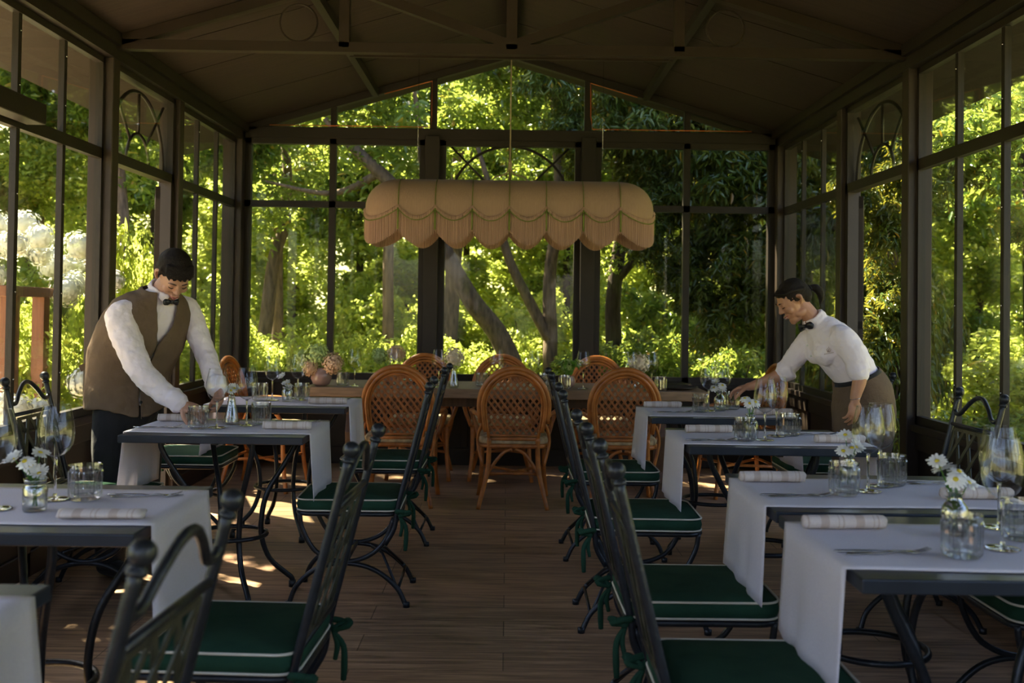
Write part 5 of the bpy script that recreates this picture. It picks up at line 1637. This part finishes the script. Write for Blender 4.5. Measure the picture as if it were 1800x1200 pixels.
face_marks(man, Pm, Rm, 1.0)
# hair
def hair(root, P, R, s, female=False):
    b = MBW()
    def E(x, y, z, rx, ry, rz): b.ell(P(x, y, z), (rx * s, ry * s, rz * s), R, 20, 14)
    if not female:
        E(0, -0.022, 0.046, 0.081, 0.094, 0.078)
        E(0, -0.055, 0.000, 0.072, 0.058, 0.070)
        E(0, 0.036, 0.070, 0.062, 0.044, 0.036)
        for i in range(16):
            x = -0.058 + 0.0077 * i
            y0 = 0.060 * math.sqrt(max(0.05, 1 - (x / 0.075) ** 2))
            b.limb([P(x, y0 - 0.01, 0.092), P(x * 1.08 + 0.004, y0 + 0.024, 0.072), P(x * 1.12 + 0.006 * math.sin(i * 2), y0 + 0.030, 0.052 + 0.004 * math.sin(i * 0.9))], [0.010 * s, 0.006 * s, 0.003 * s], 6, 3)
        for sx in (-1, 1):
            b.limb([P(sx * 0.072, 0.012, 0.050), P(sx * 0.075, 0.006, 0.020), P(sx * 0.073, 0.004, -0.004)], [0.012 * s, 0.007 * s, 0.004 * s], 8, 3)
    else:
        E(0, -0.017, 0.034, 0.0765, 0.092, 0.083)
        E(0, -0.055, 0.005, 0.068, 0.052, 0.062)
        E(0, 0.036, 0.066, 0.052, 0.036, 0.034)
        for sx in (-1, 1):
            b.limb([P(sx * 0.020, 0.070, 0.082), P(sx * 0.056, 0.046, 0.066), P(sx * 0.070, 0.006, 0.058), P(sx * 0.064, -0.055, 0.034)], [0.008 * s, 0.010 * s, 0.010 * s, 0.015 * s], 8, 4)
        b.ell(P(0, -0.106, 0.008), (0.016 * s, 0.016 * s, 0.018 * s), R)
        k0 = P(0, -0.112, 0.006)
        b.limb([k0, k0 + Vector((0.028, -0.004, 0.0)), k0 + Vector((0.050, -0.008, -0.022)), k0 + Vector((0.056, -0.010, -0.055)), k0 + Vector((0.050, -0.010, -0.085))], [0.014, 0.022, 0.021, 0.015, 0.004], 12, 5)
    o = b.build('hair', M['hair'], root)
    return remesh(o, 0.004, 3, (0.0035, 0.010))
hair(man, Pm, Rm, 1.0)

# shirt
b = MBW()
b.loft(torso_rings(spm, latm, [(x - 0.012, y - 0.012) for x, y in abm], 32))
b.limb([RS + Vector((0.05, 0.04, 0.015)), RS, RS * 0.5 + RE * 0.5 + Vector((-0.012, -0.005, 0)), RE, RE * 0.45 + RW * 0.55 + Vector((0, 0, -0.012)), RW], [0.064, 0.074, 0.067, 0.058, 0.051, 0.043], 18)
b.limb([LS + Vector((-0.05, -0.04, 0.01)), LS, LS * 0.5 + LE * 0.5, LE, LE * 0.5 + LW * 0.5, LW], [0.056, 0.064, 0.058, 0.051, 0.047, 0.041], 18)
for W_, E_ in ((RW, RE), (LW, LE)):
    d = (W_ - E_).normalized(); b.tube([W_ - d * 0.055, W_ - d * 0.05, W_ + d * 0.008, W_ + d * 0.010], [0.046, 0.051, 0.048, 0.036], 20)
nb = Vector((-1.675, 4.815, 1.368))
nt = (hc - Vector((-1.70, 4.835, 1.29))).normalized()
s1 = nt.orthogonal().normalized(); s2 = nt.cross(s1)
b.tube([nb + nt * (0.004) + (s1 * math.cos(a) + s2 * math.sin(a)) * 0.060 for a in [2 * PI * i / 24 for i in range(24)]], 0.009, 8, closed=True)
b.tube([nb + nt * (0.018) + (s1 * math.cos(a) + s2 * math.sin(a)) * 0.059 for a in [2 * PI * i / 24 for i in range(24)]], 0.007, 8, closed=True)
fwd = Vector((0.79, -0.61, 0)).normalized()
remesh(b.build('shirt', M['shirt'], man), 0.006, 2, (0.015, 0.045))

# vest: lofted shell with a V neck
rg_ = torso_rings(spm[:-1] + [Vector((-1.680, 4.817, 1.374))], latm, abm[:-1] + [(0.074, 0.068)], 64, 2.2, 0.014, 0.055)
nr = len(rg_)
def ring_at(row, a):
    q = (a / (2 * PI) * 64) % 64; k_ = int(q) % 64; t = q - int(q)
    return row[k_].lerp(row[(k_ + 1) % 64], t)
vr = []
for i, row in enumerate(rg_):
    t = i / (nr - 1)
    a0 = 0.012 + max(0.0, t - 0.50) ** 1.1 * 1.15
    vr.append([ring_at(row, a0 + (2 * PI - 2 * a0) * j / 60) for j in range(61)])
o = MBW().loft(vr, closed_ring=False, cap=False).build('vest', M['vest'], man)
m = o.modifiers.new('thick', 'SOLIDIFY'); m.thickness = 0.009; m.offset = 1
m = o.modifiers.new('sub', 'SUBSURF'); m.levels = 1; m.render_levels = 1
t = bpy.data.textures.new('vestfold', 'CLOUDS'); t.noise_scale = 0.09
m = o.modifiers.new('folds', 'DISPLACE'); m.texture = t; m.strength = 0.020; m.texture_coords = 'GLOBAL'
vest = o
# buttons along the front line, pocket welt, back strap, emblem
for i in range(1, 13, 3):
    p = rg_[i + 1][0]; nrm = (rg_[i + 1][0] - sum(rg_[i + 1], Vector()) / 64).normalized()
    MBW().ell(p + nrm * 0.012, (0.0075, 0.0075, 0.0075)).build('button', M['black'], vest)
MBW().tube([rg_[i][0] + (rg_[i][0] - sum(rg_[i], Vector()) / 64).normalized() * 0.010 for i in range(0, nr // 2 + 1)], 0.0022, 5).build('front_seam', M['vest'], vest)
p0 = rg_[8][38]; c0 = sum(rg_[8], Vector()) / 64
MBW().bar(Vector((-1.995, 4.83, 1.02)), Vector((-2.065, 4.82, 0.985)), 0.012, 0.03).build('back_strap', M['vest'], vest)
q0 = rg_[14][55] if False else rg_[13][7]
cc = sum(rg_[13], Vector()) / 64
nn = (q0 - cc).normalized(); uu = Vector((0, 0, 1)); uu = (uu - nn * uu.dot(nn)).normalized(); rr_ = uu.cross(nn)
eb = MBW()
for a in (-0.014, -0.007, 0, 0.007, 0.014):
    eb.tube([q0 + nn * 0.014 + rr_ * a * 0.4 + uu * -0.018, q0 + nn * 0.014 + rr_ * a + uu * (0.018 - abs(a))], 0.0014, 4)
eb.tube([q0 + nn * 0.014 + rr_ * -0.018 - uu * 0.026, q0 + nn * 0.014 + rr_ * 0.018 - uu * 0.026], 0.0016, 4)
eb.build('embroidered_emblem', M['black'], vest)
# bow tie
def bow(root, c, f, u, s=1.0):
    R = basis(f, u); b = MBW(); c = Vector(c)
    for sx in (-1, 1):
        vs = []
        for x, h, y in ((0.004, 0.008, 0.0), (0.026, 0.019, 0.003), (0.046, 0.021, -0.004), (0.052, 0.016, -0.008)):
            vs.append([c + R @ (Vector((sx * x, y + 0.007, -h)) * s), c + R @ (Vector((sx * x, y + 0.012, 0)) * s), c + R @ (Vector((sx * x, y + 0.007, h)) * s), c + R @ (Vector((sx * x, y - 0.004, 0)) * s)])
        b.loft(vs)
    b.ell(c + R @ Vector((0, 0.008 * s, 0)), (0.010 * s, 0.010 * s, 0.012 * s), R)
    b.build('bow_tie', M['blacksatin'], root)
bow(man, nb + Vector((0.066, -0.056, -0.054)), (0.70, -0.60, -0.3), (0.2, -0.2, 1), 0.76)
def collar(root, c, f, u, s=1.0):
    R = basis(f, u); c = Vector(c); b = MBW()
    for sx in (-1, 1):
        b.add([c + R @ (Vector(v) * s) for v in ((sx * 0.004, 0.004, 0.012), (sx * 0.050, -0.026, 0.018), (sx * 0.056, -0.020, -0.006), (sx * 0.034, 0.004, -0.034))], [(0, 1, 2, 3)])
    o = b.build('collar', M['shirt'], root)
    o.modifiers.new('thick', 'SOLIDIFY').thickness = 0.003
collar(man, nb + Vector((0.062, -0.052, -0.032)), (0.70, -0.60, -0.3), (0.2, -0.2, 1), 0.95)
# trousers and shoes
b = MBW()
b.ell((-1.84, 4.86, 0.79), (0.140, 0.150, 0.12))
b.limb([(-1.885, 4.78, 0.80), (-1.880, 4.76, 0.60), (-1.875, 4.755, 0.42), (-1.885, 4.78, 0.09)], [0.092, 0.092, 0.078, 0.068], 18)
b.limb([(-1.79, 4.93, 0.80), (-1.79, 4.93, 0.60), (-1.79, 4.94, 0.42), (-1.80, 4.965, 0.09)], [0.092, 0.092, 0.078, 0.068], 18)
remesh(b.build('trousers', M['black'], man), 0.008, 4, (0.006, 0.08))
for an in ((-1.885, 4.78), (-1.80, 4.965)):
    b = MBW(); b.limb([(an[0] - 0.03, an[1] + 0.02, 0.045), (an[0] + 0.06, an[1] - 0.05, 0.045), (an[0] + 0.14, an[1] - 0.11, 0.032)], [0.043, 0.043, 0.030], 14)
    b.limb([(an[0], an[1], 0.05), (an[0], an[1], 0.10)], [0.045, 0.048], 12)
    remesh(b.build('shoe', M['black'], man), 0.006, 2)

# ---------------------------------------------------------------- waitress
wom = empty('person', (1.83, 5.15, 0), 0, 'person with dark ponytail, white shirt and brown skirt reaching over a right table', 'person')
spw = [(1.835, 5.15, 0.90), (1.80, 5.15, 0.985), (1.745, 5.15, 1.065), (1.690, 5.15, 1.135), (1.645, 5.15, 1.195), (1.615, 5.15, 1.235), (1.590, 5.15, 1.268)]
latw = (0, 1, 0)
abw = [(0.150, 0.110), (0.142, 0.105), (0.155, 0.115), (0.165, 0.120), (0.155, 0.100), (0.110, 0.075), (0.052, 0.050)]
fw = Vector((-0.82, -0.05, -0.57)); uw = Vector((-0.57, -0.03, 0.82)); hw = Vector((1.478, 5.15, 1.368))
nS, nE, nW = Vector((1.685, 5.005, 1.175)), Vector((1.745, 4.94, 1.015)), Vector((1.722, 4.93, 0.885))
fS, fE, fW = Vector((1.600, 5.285, 1.155)), Vector((1.475, 5.32, 0.985)), Vector((1.325, 5.38, 0.905))
b = MBW()
Pw, Rw = head(b, hw, fw, uw, 0.94, True)
b.limb([(1.625, 5.15, 1.21), (1.565, 5.15, 1.285), hw + Vector((0.03, 0, -0.02))], [0.052, 0.046, 0.046], 16)
b.loft(torso_rings(spw[:-1], latw, [(x - 0.03, y - 0.03) for x, y in abw[:-1]], 28))
b.limb([nS, nE, nW], [0.042, 0.040, 0.025]); b.limb([fS, fE, fW], [0.042, 0.038, 0.024])
hand(b, nW + Vector((0, 0, -0.005)), (-0.10, 0.0, -1), (-0.35, 0.9, 0), 1, (0.30, 0.36, 0.42, 0.5), 0.92, 0.06, 0.3)
hd = Vector((1.225, 5.46, 0.875)) - fW
hand(b, fW + hd * 0.04, hd, (-0.25, 0.15, -0.95), 1, (0.35, 0.40, 0.48, 0.55), 0.92, 0.1, 0.5)
for y, dx in ((5.07, 0.0), (5.23, -0.04)):
    b.limb([(1.84, y, 0.88), (1.82 + dx, y, 0.47), (1.86 + dx, y, 0.08)], [0.08, 0.055, 0.035])
    b.limb([(1.86 + dx, y, 0.07), (1.76 + dx, y, 0.035)], [0.034, 0.026])
remesh(b.build('body', M['skin2'], wom), 0.0036, 5)
face_marks(wom, Pw, Rw, 0.94, True)
hair(wom, Pw, Rw, 0.94, True)
MBW().tube([Pw(0.016 * math.cos(a), -0.112, 0.006 + 0.016 * math.sin(a)) for a in [2 * PI * i / 14 for i in range(14)]], 0.005, 6, closed=True).build('hair_tie', M['black'], wom)
b = MBW()
b.loft(torso_rings(spw, latw, abw, 32))
for sy in (-1, 1):
    b.ell((1.625, 5.15 + sy * 0.07, 1.10), (0.066, 0.075, 0.066))
b.limb([nS + Vector((-0.01, 0.06, 0.01)), nS, nS * 0.5 + nE * 0.5 + Vector((0.012, -0.012, 0)), nE + (nW - nE) * 0.06], [0.060, 0.068, 0.062, 0.052], 18)
b.limb([fS + Vector((0.02, -0.06, 0.01)), fS, fS * 0.5 + fE * 0.5, fE], [0.058, 0.062, 0.056, 0.047], 18)
for W_, E_ in ((nW, nE), (fW, fE)):
    d = (W_ - E_).normalized()
    if W_ is nW: d = (nE - nS).normalized()
    b.tube([E_ - d * 0.050, E_ - d * 0.045, E_ + d * 0.012, E_ + d * 0.015], [0.050, 0.058, 0.056, 0.042], 20)
nbw = Vector((1.588, 5.15, 1.262)); ntw = (hw - Vector((1.625, 5.15, 1.21))).normalized()
s1 = ntw.orthogonal().normalized(); s2 = ntw.cross(s1)
for k_, r_, q in ((0.0, 0.013, 0.056), (0.020, 0.010, 0.054)):
    b.tube([nbw + ntw * k_ + (s1 * math.cos(a) + s2 * math.sin(a)) * q for a in [2 * PI * i / 24 for i in range(24)]], r_, 8, closed=True)
shirt = remesh(b.build('shirt', M['shirt'], wom), 0.006, 3, (0.011, 0.045))
bow(wom, nbw + Vector((-0.058, -0.030, -0.026)), (-0.80, -0.45, -0.35), (-0.3, 0, 1), 0.95)
collar(wom, nbw + Vector((-0.052, -0.026, -0.012)), (-0.80, -0.45, -0.35), (-0.3, 0, 1), 0.9)
# buttons and emblem
rgw = torso_rings(spw, latw, abw, 32)
for i in (17, 21):
    MBW().ell(rgw[i][0] + Vector((-0.016, -0.012, -0.012)), 0.005, nu=8, nv=6).build('button', M['petal'], shirt)
ec = Vector((1.612, 5.012, 1.115))
eb = MBW()
for a in (-0.012, -0.006, 0, 0.006, 0.012):
    eb.tube([ec + Vector((a * 0.4, -0.012, -0.008)), ec + Vector((a, -0.012, 0.020 - abs(a)))], 0.0010, 4)
for i in range(8):
    eb.tube([ec + Vector((-0.022 + i * 0.0062, -0.013, -0.020 + 0.0012 * i)), ec + Vector((-0.019 + i * 0.0062, -0.013, -0.015 + 0.0012 * i))], 0.0010, 4)
eb.build('embroidered_emblem', M['fringe'], shirt)
# skirt, belt, shoes
sk = [(1.80, 5.15, 0.990), (1.835, 5.15, 0.90), (1.842, 5.15, 0.80), (1.838, 5.15, 0.66), (1.825, 5.15, 0.50)]
ska = [(0.150, 0.112), (0.172, 0.142), (0.175, 0.148), (0.165, 0.138), (0.150, 0.128)]
rs_ = torso_rings(sk[::-1], latw, ska[::-1], 48, 2.1)
o = MBW().loft(rs_, cap=False).build('skirt', M['skirt'], wom)
m = o.modifiers.new('thick', 'SOLIDIFY'); m.thickness = 0.005
m = o.modifiers.new('sub', 'SUBSURF'); m.levels = 1; m.render_levels = 1
t = bpy.data.textures.new('skirtfold', 'CLOUDS'); t.noise_scale = 0.12
m = o.modifiers.new('folds', 'DISPLACE'); m.texture = t; m.strength = 0.014; m.texture_coords = 'GLOBAL'
rb = rs_[-1]; rb2 = rs_[-3]
cen = sum(rb, Vector()) / len(rb)
MBW().loft([[cen + (p - cen) * 1.04 for p in rb], [p + (p - cen) * 0.05 for p in rs_[-2]]], cap=False).build('belt', M['black'], wom).modifiers.new('thick', 'SOLIDIFY').thickness = 0.004
for y, dx in ((5.07, 0.0), (5.23, -0.04)):
    b = MBW(); b.limb([(1.88 + dx, y, 0.042), (1.80 + dx, y, 0.042), (1.72 + dx, y, 0.030)], [0.038, 0.038, 0.026], 14)
    b.limb([(1.86 + dx, y, 0.04), (1.86 + dx, y, 0.08)], [0.04, 0.042], 12)
    remesh(b.build('shoe', M['black'], wom), 0.006, 2)
MBW().tube([nW + Vector((0.027 * math.cos(a), 0.025 * math.sin(a), -0.002 + 0.005 * math.cos(a))) for a in [2 * PI * i / 20 for i in range(20)]], 0.0015, 5, closed=True).build('bracelet', M['steel'], wom)
